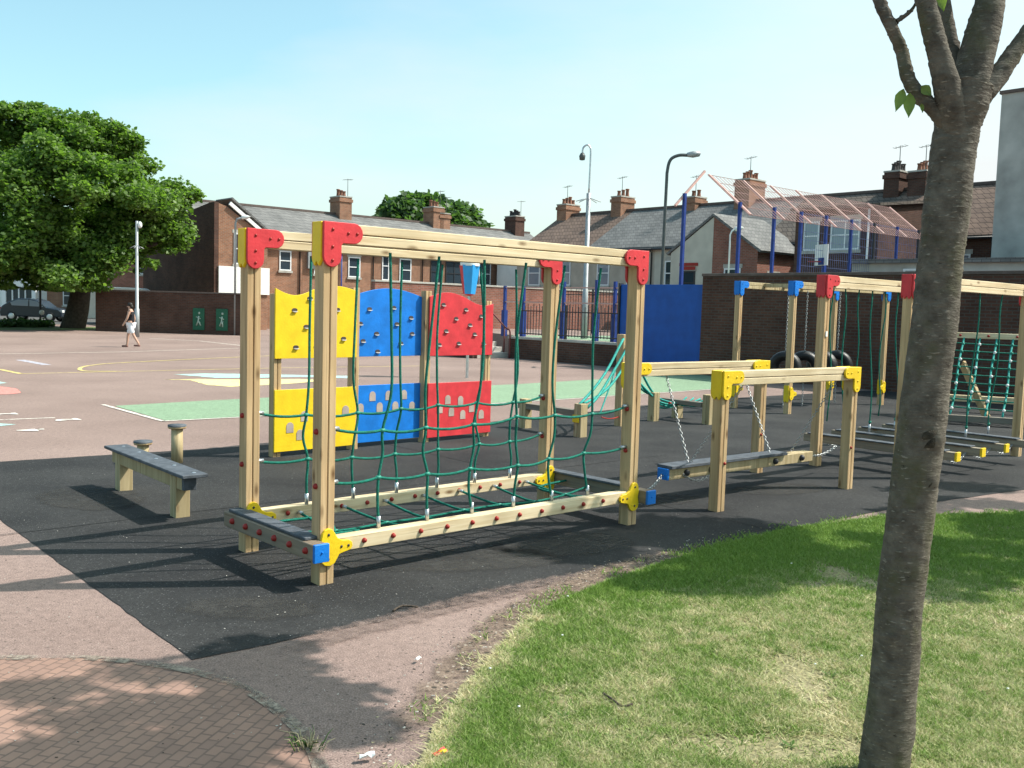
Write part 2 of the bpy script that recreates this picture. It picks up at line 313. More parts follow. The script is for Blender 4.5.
def strip(name, pts, w, z, mat, closed=False):
    P = [Vector((p[0], p[1], z)) for p in pts]; L = []; Rr = []
    for i, p in enumerate(P):
        t = (P[min(i+1, len(P)-1)]-P[max(i-1, 0)]).normalized(); n = Vector((-t.y, t.x, 0)); L.append(p+n*w/2); Rr.append(p-n*w/2)
    me = bpy.data.meshes.new(name); m = len(P)
    me.from_pydata(Rr+L, [], [(i, i+1, m+i+1, m+i) for i in range(m-1)]); me.materials.append(mat)
    at = me.attributes.new('edge', 'FLOAT', 'POINT'); at.data.foreach_set('value', [.72]*len(me.vertices))
    o = bpy.data.objects.new(name, me); COL.objects.link(o); o['kind'] = 'structure'; return o
#==SETTING
# ------------------------------------------------------------------ the ground
def Gs(*pp): return [G(*p) for p in pp]
g = sheet('ground', [(-220, -30), (220, -30), (220, 260), (-220, 260)], 0, TARMAC)
# black safety surface
FL, FR, BL = G(322, 583), G(627, 524), G(252, 551)
asph = Gs((193, 660), (0, 520), (-260, 340+130), (0, 462), (190, 450), (300, 443), (520, 419), (640, 407), (700, 400), (860, 391), (1040, 386), (1250, 392), (1300, 470), (1024, 490), (930, 503), (865, 514), (790, 531), (700, 553), (640, 567), (560, 583), (500, 596), (400, 618), (300, 638))
asph[2] = G(0, 520)+(G(0, 520)-G(193, 660))*.9
asph[2] = Vector((-7.5, 8.4, 0)); asph[3] = G(0, 462)
sheet('safety_surface', [asph[0], asph[1], Vector((-6.2, 9.6, 0))+Vector((0, 0, 0)), G(0, 462)]+asph[4:], .004, ASPH, jitter=.007)
soft_strip('dust', Gs((200, 664), (300, 645), (400, 620), (520, 590), (640, 567), (740, 545)), .34, .009, DUST)
soft_strip('soil_verge', Gs((350, 800), (395, 755), (432, 705), (472, 660), (510, 622), (550, 598), (600, 577), (660, 560), (730, 543), (800, 528)), .42, .0125, SOIL)
SEAM = plain('surface_seam', (.02, .02, .02), .95); WORN = ground_mat('worn_rubber', ((.045, .044, .042), (.065, .062, .058)), fine=140, coarse=1.2, alpha=(6, .42, .9))
for a_, b_ in ((FL-AX*1.9+NX*2.3, FL+AX*6+NX*2.3), (FL+AX*3.6-NX*.9, FL+AX*3.6+NX*5.2)): strip('surface_seam', [a_, a_.lerp(b_, .5), b_], .012, .0085, SEAM)
for px_, py_, rx_, ry_ in ((430, 560, 150, 18), (560, 545, 90, 16), (250, 610, 90, 18), (640, 500, 70, 10), (90, 500, 70, 14), (780, 490, 60, 8)):
    sheet('worn_patch', [G(px_+rx_*math.cos(R(k*20)), py_+ry_*math.sin(R(k*20))) for k in range(18)], .0065, WORN, edge=.16, jitter=.01)
# lawn
lawn_pts = Gs((415, 800), (432, 745), (455, 705), (490, 660), (520, 628), (560, 603), (610, 583), (660, 566), (720, 547), (790, 530), (880, 519), (960, 516), (1100, 512), (1300, 560), (1300, 900), (360, 830))
sheet('lawn', lawn_pts, .014, LAWN, jitter=.045)
# block paving, with pale edging
arc = smooth_path(Gs((-160, 658), (0, 659), (100, 660), (190, 672), (250, 693), (300, 732), (322, 775), (325, 840)), 6)
sheet('block_paving', list(arc)+[G(325, 900), G(-300, 900), G(-300, 660)], .004, PAV)
strip('paving_edging', arc, .06, .008, KERB)
# playground paint
sheet('green_court', Gs((113, 406), (200, 401), (300, 396), (420, 389), (520, 384), (620, 378), (700, 373.5), (760, 371), (800, 376), (730, 388), (640, 394), (520, 402), (400, 409), (300, 414), (165, 421)), .004, PG, edge=.05)
strip('court_line', [G(103, 405), G(163, 421.5)], .07, .008, PW)
strip('court_line', [G(163, 421.5), G(300, 414.5), G(520, 402.5), G(730, 388.5)], .06, .008, PW)
sheet('painted_patch', Gs((160, 379.5), (190, 380.5), (205, 385), (230, 387), (255, 386), (290, 384), (330, 380.5), (300, 379), (240, 379.5), (200, 379)), .004, PYF, edge=.06, jitter=.03)
sheet('painted_patch', Gs((172, 374.5), (215, 378), (260, 378), (300, 377), (350, 378.5), (352, 376), (300, 375), (250, 374), (205, 373.5)), .004, PT, edge=.06, jitter=.03)
sheet('painted_patch', Gs((-40, 386), (0, 386.5), (18, 388.5), (24, 393), (10, 394.5), (-40, 395)), .004, PR, edge=.06, jitter=.02)
sheet('painted_patch', Gs((-30, 381), (0, 381.5), (8, 383), (0, 384), (-30, 383.5)), .004, PT, edge=.04)
sheet('painted_patch', Gs((-30, 423.5), (0, 423.5), (18, 424.5), (0, 426.5), (-30, 427)), .004, PT, edge=.03)
strip('court_line', [G(-30, 421), G(0, 420), G(55, 417.8)], .06, .004, PW)
strip('court_line', [G(-30, 367.5), G(0, 369.5), G(22, 374)], .12, .004, PY)
strip('court_line', [G(20, 373.8), G(120, 371.6), G(280, 368), G(420, 366)], .07, .004, PY)
strip('court_line', smooth_path([G(120, 371.5), G(86, 371.2), G(80, 368.5), G(92, 365.5), G(130, 362.5), G(270, 356), G(400, 352)], 5), .09, .008, PY)
strip('court_line', [G(20, 360), G(47, 365)], .22, .004, PB)
strip('court_line', [G(0, 354), G(120, 352), G(245, 348)], .08, .004, PW)
strip('court_line', [G(150, 338.5), G(200, 341), G(245, 346)], .1, .004, PW)
NUMP = plain('numeral_paint', (.72, .68, .62), .8)
for txt, px, py, rz in (('2', 16, 414, .7), ('2', 78, 419.5, .8), ('4', 44, 430, .7)):
    c = bpy.data.curves.new('painted_numeral', 'FONT'); c.body = txt; c.size = .42; c.extrude = .0; c.offset = .012; c.materials.append(NUMP); c.align_x = 'CENTER'
    o = bpy.data.objects.new('painted_numeral', c); COL.objects.link(o); p = G(px, py); o.location = (p.x, p.y, .008); o.rotation_euler = (0, 0, rz+PI/2); o['kind'] = 'structure'
# far edge: grass strip, road
sheet('grass_strip', Gs((-160, 333), (0, 330.3), (75, 330.2), (140, 329.8), (140, 327.4), (75, 327.4), (0, 326.5), (-160, 328)), .02, plain('strip_grass', (.11, .15, .05), .9, var=.4, scale=2, bump=.4), jitter=.06)
sheet('road', Gs((-300, 324), (160, 324.5), (160, 314), (-300, 308)), .006, ROAD)
# raised terrace of the ball court (real step)
tb = MB(); tb.prism([(0, 0)], (0, 0, 0), AX, NX, (0, 0, 1), 1, TARMAC) if False else None
SW = 21.7; TZ = .72
to = bpy.data.objects.new('terrace', None)
m = MB(); m.prism([(SW+.12, 4), (90, 4), (90, 27.5), (60, 47.7), (30, 47.7), (SW+1.5, 26.5), (SW+.12, 24.9)], (0, 0, -.05), AX, NX, (0, 0, 1), TZ+.05, TARMAC)
o = m.build('terrace'); o['kind'] = 'structure'
sheet('court_floor', [W(SW+.8, 18.4), W(SW+15, 18.4), W(SW+15, 26), W(SW+.8, 26)], TZ+.004, PG)
#==PLAY
# ------------------------------------------------------------------ play equipment helpers
def post(par, x, y, h, w=.1, mat=WV, name='post', z0=-.02, extra=None):
    m = MB(); gp = .006
    if extra: extra(m)
    m.b2((x-w/2, y-w/2, z0), (x-gp/2, y+w/2, h), mat); m.b2((x+gp/2, y-w/2, z0), (x+w/2, y+w/2, h), mat)
    m.b2((x-gp, y-w/2+.012, z0), (x+gp, y+w/2-.012, h-.006), DARKM)
    return m.build(name, par, .004)
def beam(par, x0, x1, y, ztop, h=.12, w=.088, mat=WH, name='top_beam', parts=2, extra=None):
    m = MB();
    if extra: extra(m)
    gp = .006; hh = (h-gp*(parts-1))/parts
    for i in range(parts): m.b2((x0, y-w/2, ztop-h+i*(hh+gp)), (x1, y+w/2, ztop-h+i*(hh+gp)+hh), mat)
    m.b2((x0+.01, y-w/2+.012, ztop-h+.004), (x1-.01, y+w/2-.012, ztop-.004), DARKM)
    return m.build(name, par, .004)
def arc_pts(cx, cy, r, a0, a1, n=7): return [(cx+r*math.cos(R(a0+(a1-a0)*i/n)), cy+r*math.sin(R(a0+(a1-a0)*i/n))) for i in range(n+1)]
def corner_plate(par, x, yface, ztop, mat, sx=1, ny=-1, arm=.122, L=.27, V=.265, th=.02, w=.098):
    """L shaped plate with rounded arm ends: u to the beam (sx), v down"""
    a = arm; r = a/2; x0 = -w/2-.012
    out = [(x0, 0)]+[(x0+L-r+r*math.cos(R(90-180*i/8)), -r+r*math.sin(R(90-180*i/8))) for i in range(9)]
    out += [(x0+a+.012, -a), (x0+a, -a-.012)]+[(x0+r+r*math.cos(R(-180*i/8)), -V+r+r*math.sin(R(-180*i/8))) for i in range(9)]
    m = MB(); m.prism([(p[0]*sx, p[1]) for p in out], (x, yface, ztop), (1, 0, 0), (0, 0, 1), (0, ny, 0), th, mat)
    for u, v in ((x0+a*.5, -.045), (x0+L*.62, -a*.5), (x0+L*.85, -a*.5), (x0+a*.5, -V*.55), (x0+a*.5, -V*.85)):
        m.lathe([(.011, 0), (.009, .006), (0, .007)], (x+u*sx, yface+ny*th, ztop+v), MATS['red_bolt_cap'] if mat is RED else mat, 7, (0, ny, 0))
    return m.build('corner_plate', par, .003)
def side_plate(par, xface, y, ztop, mat, nx=-1, V=.26, w=.098, th=.02):
    h = w/2
    out = [(-h, 0), (h, 0), (h, -V+.03), (h*.6, -V+.005), (h*.25, -V+.03), (0, -V), (-h*.25, -V+.03), (-h*.6, -V+.005), (-h, -V+.03)]
    out = [(-h, 0), (h, 0), (h, -V+.035), (h*.5, -V), (0, -V+.03), (-h*.5, -V), (-h, -V+.035)]
    m = MB(); m.prism(out, (xface, y, ztop), (0, 1, 0), (0, 0, 1), (nx, 0, 0), th, mat); return m.build('side_plate', par, .003)
TRI = [(a_*.74, b_*.7) for a_, b_ in [(-.055, .12), (-.035, .15), (0, .162), (.035, .15), (.06, .115), (.085, .07), (.13, .045), (.19, .04), (.225, .015), (.232, -.02), (.215, -.05), (.16, -.062), (.105, -.075), (.085, -.11), (.06, -.15), (.02, -.168), (-.03, -.16), (-.06, -.13), (-.07, -.08), (-.055, -.01), (-.068, .06)]]
def foot_plate(par, x, yface, z, mat, sx=1, ny=-1):
    m = MB(); m.prism([(p[0]*sx, p[1]) for p in TRI], (x, yface, z), (1, 0, 0), (0, 0, 1), (0, ny, 0), .02, mat)
    for u, v in ((0, .075), (0, -.075), (.09, -.008), (.14, -.008)): m.lathe([(.01, 0), (.008, .005), (0, .006)], (x+u*sx, yface+ny*.02, z+v), MATS['dark_metal'], 7, (0, ny, 0))
    return m.build('foot_plate', par, .003)
def bolts(m, pts, ax, mat=None, r=.022):
    for p in pts: m.lathe([(r*1.1, 0), (r, r*.7), (r*.55, r*1.15), (0, r*1.25)], p, mat or BOLT, 9, ax)
def rope_pts(p, q, sag=0.0, wob=0.0, n=12, seed=None):
    p, q = Vector(p), Vector(q); rr = random.Random(seed) if seed is not None else random
    ph = [rr.uniform(0, 2*PI) for _ in range(4)]; out = []
    for i in range(n+1):
        t = i/n; e = math.sin(PI*t)
        v = p.lerp(q, t); v.z -= sag*4*t*(1-t)
        v += Vector((math.sin(ph[0]+t*7)*wob, math.sin(ph[1]+t*6)*wob, 0))*min(1, 4*t*(1-t)*1.6)
        out.append(v)
    return out
def chain(m, p, q, mat=CHAINM, sag=0.0, link=.042, r=.0042):
    P = rope_pts(p, q, sag, 0, 24); d = 0; L = [0]
    for i in range(1, len(P)): L.append(L[-1]+(P[i]-P[i-1]).length)
    n = max(2, int(L[-1]/(link*.78)))
    for k in range(n):
        t0 = L[-1]*(k+.5)/n; i = max(j for j in range(len(L)) if L[j] <= t0); i = min(i, len(P)-2)
        c = P[i].lerp(P[i+1], (t0-L[i])/max(1e-6, L[i+1]-L[i])); x = (P[i+1]-P[i]).normalized(); u = x.orthogonal().normalized(); 
        a = PI/2*(k % 2)+.4; u = (u*math.cos(a)+x.cross(u)*math.sin(a)).normalized()
        ring = [c+x*(link*.5*cx)+u*(link*.3*cy) for cx, cy in ((-1, 0), (-.6, .8), (.6, .8), (1, 0), (.6, -.8), (-.6, -.8), (-1, 0))]
        m.tube(ring, r, mat, 4, False)
    return m
# ------------------------------------------------------------------ main net frame
d = FR-FL; TM = math.atan2(d.y, d.x); LM = d.length; WM = .955; HT = 2.17
fr = thing('net_climbing_frame', 'tall timber climbing frame hung with green rope nets, red top corners and yellow foot brackets, in the middle of the black surface', 'climbing frame', FL, TM)
fr['label'] = 'nearest tall timber frame with green rope nets, red top corners and blue capped foot rails'
pw = .098
for x in (0, LM):
    for y in (0, WM):
        p = post(fr, x, y, HT-.004, extra=lambda mm: bolts(mm, [(x-pw/2, y, z) for z in (.6, .93)], (-1, 0, 0), r=.018))
        sx = 1 if x == 0 else -1
        for ny, yf in ((-1, y-pw/2-.001), (1, y+pw/2+.001)): corner_plate(p, x, yf, HT+.004, RED, sx, ny)
        side_plate(p, x-sx*(pw/2+.001), y, HT+.003, YEL if x == 0 else RED, -sx)
        foot_plate(p, x, (y-pw/2-.001) if y == 0 else (y-pw/2-.001), .235, YEL, sx, -1)
RZ = .285
for y in (0, WM):
    beam(fr, pw/2, LM-pw/2, y, HT, .12)
    n = 12
    b = beam(fr, pw/2, LM-pw/2, y, RZ-.008, .088, .088, name='foot_rail', extra=lambda mm: bolts(mm, [(pw/2+.22+(LM-pw-.3)*i/(n-1), y-.044, RZ-.05) for i in range(n)], (0, -1, 0), r=.016), parts=1)
for x in (0, LM):
    sx = -1 if x == 0 else 1; xc = x+sx*(pw/2+.051)
    m = MB(); m.b2((xc-.047, -.14, RZ-.105), (xc+.047, WM+.07, RZ-.004), WER)
    bolts(m, [(xc+sx*.047, -.06+i*.19, RZ-.05) for i in range(6)], (sx, 0, 0), r=.02); b = m.build('end_rail', fr, .004)
    m = MB(); m.b2((xc-.05, -.162, RZ-.109), (xc+.05, -.14, RZ), BLU); bolts(m, [(xc, -.162, RZ-.05)], (0, -1, 0), BLU, .007); m.build('end_cap', b, .003)
    m = MB(); m.b2((xc-.052-sx*.02, -.02 if x == 0 else 0, RZ-.002), (xc+.055-sx*.02, WM+.03, RZ+.016), GRIP); m.build('tread_board', b, .003)
def knob(m, c): m.sphere(c, .0205, CLAMP, 8, (1.25, .9, .75))
NR = 6
for y, sd in ((0, 11), (WM, 29)):
    m = MB(); rr = random.Random(sd); yo = y+.03*(1 if y == 0 else -1)
    xs = [pw/2+(LM-pw)*(i+1.0)/(NR+1) for i in range(NR)]
    hz = (.615, .945); cross = {}
    for j, z in enumerate(hz):
        for i, x in enumerate(xs): cross[(i, j)] = Vector((x+rr.uniform(-.035, .035)-.012*(1-j), yo+rr.uniform(-.02, .02), z-.028+rr.uniform(-.02, .02)))
    for i, x in enumerate(xs):
        top = Vector((x+.02, y, HT-.15)); bot = Vector((x-.01, yo, RZ+.02)); bow = rr.uniform(-.05, .05)
        pts = smooth_path([top, top.lerp(cross[(i, 1)], .45)+Vector((bow, rr.uniform(-.02, .02), 0)), top.lerp(cross[(i, 1)], .78)+Vector((bow*1.1, 0, 0)), cross[(i, 1)], cross[(i, 1)].lerp(cross[(i, 0)], .5)+Vector((rr.uniform(-.03, .03), rr.uniform(-.015, .015), 0)), cross[(i, 0)], cross[(i, 0)].lerp(bot, .5)+Vector((rr.uniform(-.02, .02), 0, 0)), bot], 5)
        m.tube(pts, .0095, ROPE, 7)
        m.tube([bot+Vector((0, 0, .05)), bot+Vector((0, 0, -.03))], .014, STEEL, 8)
        for j in range(2): knob(m, cross[(i, j)])
    for j, z in enumerate(hz):
        pts = [Vector((pw/2-.01, y, z))]+[cross[(i, j)] for i in range(NR)]+[Vector((LM-pw/2+.01, y, z+.015))]
        full = []
        for k in range(len(pts)-1):
            a, b = pts[k], pts[k+1]
            for q in range(6): t = q/6; v = a.lerp(b, t); v.z -= .02*4*t*(1-t); full.append(v)
        full.append(pts[-1]); m.tube(full, .0095, ROPE, 7)
        m.tube([pts[0], pts[0].lerp(pts[1], .16)], .0135, STEEL, 8); m.tube([pts[-1].lerp(pts[-2], .16), pts[-1]], .0135, STEEL, 8)
    m.build('side_net', fr)
m = MB(); zc = RZ-.07
xs = [pw/2+(LM-pw)*(i+1.0)/(NR+1.5) for i in range(NR+1)]
cen = [Vector((x+random.uniform(-.03, .03), WM*.5+random.uniform(-.03, .03), zc-.03+random.uniform(-.015, .01))) for x in xs]
m.tube(smooth_path([Vector((-.1, WM*.5, zc+.02))]+cen+[Vector((LM+.08, WM*.5, zc+.02))], 4), .0095, ROPE, 7)
for i, c in enumerate(cen):
    xx = xs[i]
    m.tube(smooth_path([Vector((xx-.06, WM-.05, zc+.02)), c, Vector((xx+.05, .05, zc+.01))], 5), .0095, ROPE, 7); knob(m, c)
    m.tube([Vector((xx-.06, WM-.05, zc+.02)), Vector((xx-.055, WM-.1, zc+.018))], .013, STEEL, 7)
for yy in (.25, .72): m.tube(smooth_path([Vector((-.1, yy, zc+.02)), Vector((LM*.16, yy+.05, zc-.01)), cen[0]], 5), .0095, ROPE, 7)
for yy in (.2, .75): m.tube(smooth_path([Vector((LM+.08, yy, zc+.02)), Vector((LM*.9, yy, zc-.01)), cen[-1]], 5), .0095, ROPE, 7)
m.build('floor_net', fr)
# ------------------------------------------------------------------ three-panel climbing wall
PL = G(274, 458); PRr = G(490, 436.5); d = PRr-PL; LP = d.length; TP = math.atan2(d.y, d.x); pwid = LP/3
cw = thing('climbing_wall', 'row of yellow, blue and red climbing panels with finger holes on timber posts', 'climbing wall', PL, TP)
for i in range(4): post(cw, pwid*i+(.05 if i == 0 else -.05 if i == 3 else 0), .075, 1.78+.1*(i in (1, 2)), .095)
def panel(nm, mat, x0, x1, z0, tops, holes, yo=0.0, style='hold'):
    m = MB(); out = [(x0, z0), (x1, z0)]+tops
    m.prism(out, (0, yo, 0), (1, 0, 0), (0, 0, 1), (0, 1, 0), .022, mat); p = m.build(nm, cw, .002)
    h = MB()
    for hx, hz in holes:
        if style == 'hold':
            h.prism([(.036*math.cos(R(a))*1.0, .02*math.sin(R(a))) for a in range(0, 360, 30)], (hx, yo-.004, hz), (1, 0, 0), (0, 0, 1), (0, 1, 0), .003, MATS['hole_shadow'])
            h.prism([(.034*math.cos(R(a)), .01*math.sin(R(a))-.014) for a in range(180, 361, 30)], (hx, yo-.02, hz), (1, 0, 0), (0, 0, 1), (0, 1, 0), .016, MATS['hole_lip'])
        else:
            h.prism([(-.045, -.055), (.045, -.055), (.045, .015)]+[(.045*math.cos(R(a)), .015+.045*math.sin(R(a))) for a in range(20, 180, 20)]+[(-.045, .015)], (hx, yo-.004, hz), (1, 0, 0), (0, 0, 1), (0, 1, 0), .003, MATS['arch_infill'])
    h.build('finger_holds' if style == 'hold' else 'arch_cutouts', p); return p
plain('hole_shadow', (.06, .05, .05), .9); plain('hole_lip', (.62, .6, .58), .6); plain('arch_infill', (.4, .33, .29), .9, var=.2)
def topcurve(x0, x1, fn, n=18): return [(x1+(x0-x1)*i/n, fn(1-i/n)) for i in range(n+1)]
UT = 1.86; UB = 1.08; g_ = .006
y_top = lambda t: UT-.02-.07*math.sin(min(1, t/.45)*PI)**1 if t < .45 else UT-.02+.05*math.sin((t-.45)/.55*PI)
b_top = lambda t: UT-.07+.1*math.sin(PI*t)
r_top = lambda t: UT-.05+.06*math.sin(PI*t/.55) if t < .55 else UT-.05-.09*math.sin((t-.55)/.45*PI*.75)
rr = random.Random(5)
def hp(x0, n, lst): return [(x0+pwid*u, UB+(UT-UB)*v) for u, v in lst]
panel('yellow_panel', YEL, 0, pwid-g_, UB, topcurve(0, pwid-g_, y_top), hp(0, 0, [(.22, .68), (.36, .45), (.5, .22), (.24, .16), (.74, .7), (.82, .28), (.4, .85), (.62, .5)]))
panel('blue_panel', BLU, pwid, 2*pwid-g_, UB, topcurve(pwid, 2*pwid-g_, b_top), hp(pwid, 0, [(.22, .72), (.1, .5), (.32, .35), (.14, .24), (.55, .75), (.66, .2), (.6, .5), (.34, .08), (.8, .6), (.82, .35)]), .1)
panel('red_panel', RED, 2*pwid, 3*pwid, UB, topcurve(2*pwid, 3*pwid, r_top), hp(2*pwid, 0, [(.2, .82), (.4, .6), (.25, .4), (.55, .75), (.45, .2), (.7, .35), (.8, .65), (.85, .2), (.62, .5), (.15, .18)]))
LT = .74; LB = .06
def ap(x0, lst): return [(x0+pwid*u, LB+(LT-LB)*v) for u, v in lst]
panel('yellow_panel', YEL, 0, pwid-g_, LB, topcurve(0, pwid-g_, lambda t: LT, 2), ap(0, [(.35, .55), (.18, .38), (.3, .25), (.86, .6), (.7, .3)]), style='arch')
panel('blue_panel', BLU, pwid, 2*pwid-g_, LB, topcurve(pwid, 2*pwid-g_, lambda t: LT, 2), ap(pwid, [(.28, .8), (.5, .8), (.72, .8), (.12, .6), (.38, .6), (.6, .6), (.84, .58)]), .1, 'arch')
panel('red_panel', RED, 2*pwid, 3*pwid, LB, topcurve(2*pwid, 3*pwid, lambda t: LT, 2), ap(2*pwid, [(.3, .68), (.5, .65), (.18, .52), (.36, .45), (.68, .5), (.54, .38), (.84, .36)]), style='arch')
# ------------------------------------------------------------------ balance bench and stepping posts
bl, br = G(124, 490), G(180, 516.5); d = br-bl; L = d.length; tb_ = math.atan2(d.y, d.x)
be = thing('balance_beam', 'low balance beam with a grey grip board on two timber legs left of the net frame', 'balance beam', bl, tb_)
for x in (0, L): post(be, x, 0, .33, .115, WGV, 'leg')
m = MB(); m.b2((-.16, -.05, .235), (L+.16, .05, .345), WGV); m.build('rail', be, .004)
m = MB(); m.b2((-.22, -.1, .349), (L+.3, .1, .375), GRIP)
for i in range(5): m.lathe([(.016, .0), (.012, .003), (0, .003)], (-.1+i*(L+.3)/4, .03, .375), STEEL, 8)
m.build('grip_board', be, .004)
m = MB(); m.b2((L+.16, -.05, .24), (L+.2, .05, .343), GRIP); m.build('end_block', be, .003)
for px, py, h, lab in ((177, 463, .36, 'taller round capped stepping post behind the balance beam'), (143, 464, .2, 'shorter round capped stepping post half hidden by the balance beam')):
    t = thing('stepping_post', lab, 'stepping post', G(px, py), .4, 'stepping posts')
    m = MB(); m.lathe([(0, -.02), (.058, -.02), (.058, h), (0, h)], (0, 0, 0), WGV, 14); m.build('stem', t)
    m = MB(); m.lathe([(0, h+.001), (.085, h+.001), (.092, h+.012), (.088, h+.03), (0, h+.032)], (0, 0, 0), WV, 16); m.lathe([(.093, h+.022), (.092, h+.04), (0, h+.042)], (0, 0, 0), GRIP, 16); m.build('cap_disc', t)
# ------------------------------------------------------------------ low twin portals with swinging log
q0, q1 = G(716, 511), G(845, 488.5); d = q1-q0; L4 = d.length; T4 = math.atan2(d.y, d.x); W4 = 1.07; H4 = 1.215
pc = thing('swing_log_crossing', 'pair of low timber portals with yellow corners beside the tall frame', 'play crossing', q0, T4)
for y in (0, W4):
    for x in (0, L4):
        sx = 1 if x == 0 else -1; p = post(pc, x, y, H4-.003, extra=lambda mm: bolts(mm, [(x+sx*.02, y-pw/2, .42)], (0, -1, 0), r=.014))
        for ny, yf in ((-1, y-pw/2-.001), (1, y+pw/2+.001)): corner_plate(p, x, yf, H4+.004, YEL, sx, ny, arm=.112, L=.28, V=.25)
        side_plate(p, x-sx*(pw/2+.001), y, H4+.003, YEL, -sx, V=.25)
    beam(pc, pw/2, L4-pw/2, y, H4, .125)
lg = thing('hanging_log', 'long balance log with blue end cap hung on chains inside the low yellow cornered portals', 'balance log', q0+Vector((math.cos(T4)*0, 0, 0)), T4)
m = MB(); m.b2((-.08, W4/2-.06, .2), (L4+.14, W4/2+.06, .3), WGV)
bolts(m, [(x, W4/2-.06, .25) for x in (.15, .5, 1.5, 1.95)], (0, -1, 0), DARKM, .03); m.build('log', lg, .004)
m = MB(); m.b2((-.08, W4/2-.09, .302), (L4-.35, W4/2+.09, .33), GRIP); m.build('grip_board', lg, .003)
m = MB(); m.b2((-.105, W4/2-.062, .2), (-.08, W4/2+.062, .302), BLU); m.build('end_cap', lg, .003)
for (x0, y0, x1) in ((.5, W4, .25), (.3, 0, .27), (1.7, W4, 1.5), (1.75, 0, 1.86)):
    m = MB(); chain(m, (x0, y0, H4-.125), (x1, W4/2, .32)); m.build('chain', lg)
m = MB(); chain(m, (.1, W4/2-.07, .24), (.55, W4/2-.07, .25), sag=.08); m.build('chain', lg)
m = MB(); chain(m, (-.1, W4/2, .25), (-.75, W4/2-.3, .2), sag=.05); m.build('chain', lg)
m = MB(); chain(m, (L4+.14, W4/2, .25), (L4+.75, W4/2+.05, .3), sag=.04); m.build('chain', lg)
# ------------------------------------------------------------------ log bridge frame (right, red corners)
P5 = G(815, 465.5); W5 = 1.0; L5 = 3.05; O5 = P5-NX*W5; T5 = TH
f5 = thing('log_bridge_frame', 'tall timber frame with red corners and green hanging ropes partly behind the near tree trunk', 'climbing frame', O5, T5)
for x in (0, L5):
    for y in (0, W5):
        p = post(f5, x, y, HT-.004); sx = 1 if x == 0 else -1
        for ny, yf in ((-1, y-pw/2-.001), (1, y+pw/2+.001)): corner_plate(p, x, yf, HT+.004, RED, sx, ny)
        side_plate(p, x-sx*(pw/2+.001), y, HT+.003, RED, -sx)
        if x == 0 and y > 0:
            mm = MB(); mm.b2((x-.02, y-pw/2-.012, 1.48), (x+.015, y-pw/2, 1.54), WHITE); mm.build('sticker', p)
for y in (0, W5):
    beam(f5, pw/2 if y == 0 else -.55, L5-pw/2, y, HT+(0 if y == 0 else -.001), .14) if y == 0 else beam(f5, pw/2, L5-pw/2, y, HT, .14)
PLK = [.45, 1.07, 1.7, 2.32]
for k, x in enumerate(PLK):
    for y in (.06, W5-.06):
        m = MB(); m.tube(rope_pts((x, 0 if y < .5 else W5, HT-.14), (x, y, .36), 0, .02, 12), .0085, ROPE, 6)
        m.tube([(x, y, .42), (x, y, .33)], .014, STEEL, 7); m.sphere((x, y, .45), .02, CLAMP, 7); m.build('rope', f5)
for x in (.2, .76, 1.38, 2.0, 2.65):
    m = MB(); m.tube(rope_pts((x, W5, HT-.14), (x, W5, .5), 0, .02, 10), .008, ROPE, 6); m.build('rope', f5)
for k, x in enumerate(PLK):
    lab = ['first hanging plank of the log bridge, longest in view left of the trunk', 'second hanging plank of the log bridge, its yellow end close to the trunk', 'third hanging plank of the log bridge, yellow end between two others', 'last hanging plank of the log bridge, yellow end nearest the end post'][k]
    t = thing('hanging_plank', lab, 'hanging plank', O5+AX*x, T5, 'hanging planks of the log bridge')
    rz = [.03, -.02, .03, -.03][k]
    m = MB(); m.b2((-.045, -.4, .21), (.045, W5+.42, .3), WGH); m.build('plank', t, .004)
    m = MB(); m.b2((-.05, -.425, .205), (.05, -.4, .305), YEL); m.build('end_cap', t, .003)
    m = MB(); m.b2((-.065, -.3, .302), (.065, W5+.36, .316), GRIP); m.build('grip_board', t, .003)
    if k < 3:
        for yy in (-.25, W5+.2): m = MB(); chain(m, (.06, yy, .24), (PLK[k+1]-x-.06, yy, .24), sag=.09); m.build('chain', t)
# ------------------------------------------------------------------ tyre swing frame (blue corners)
q0, q1 = G(787, 414), G(880, 405); d = q1-q0; L6 = d.length; T6 = math.atan2(d.y, d.x); W6 = 1.1; H6 = 2.3
f6 = thing('blue_cornered_frame', 'timber frame with blue top corners and yellow foot brackets in front of the brick wall', 'tyre swing frame', q0, T6)
for x in (0, L6):
    for y in (0, W6):
        p = post(f6, x, y, H6-.004); sx = 1 if x == 0 else -1
        for ny, yf in ((-1, y-pw/2-.001), (1, y+pw/2+.001)): corner_plate(p, x, yf, H6+.004, BLU, sx, ny)
        side_plate(p, x-sx*(pw/2+.001), y, H6+.003, BLU, -sx)
        foot_plate(p, x, y-pw/2-.001, .36, YEL, sx, -1); side_plate(p, x-(pw/2+.001), y, .5, YEL, -1, V=.3)
for y in (0, W6): beam(f6, pw/2, L6-pw/2, y, H6-.005, .12, mat=WGV)
m = MB()
for x in (.75, 1.4, 2.05, 2.6): m.bar((x, 0.05, H6-.05), (x, W6-.05, H6-.05), .07, .07, WGV)
m.build('cross_bars', f6)
tags = ['leftmost of the hung black tyres, partly behind a timber post', 'second black tyre from the left hung under the blue cornered frame', 'third hung black tyre, mostly hidden behind the red cornered post', 'rightmost of the hung black tyres under the blue cornered frame']
tproto = None
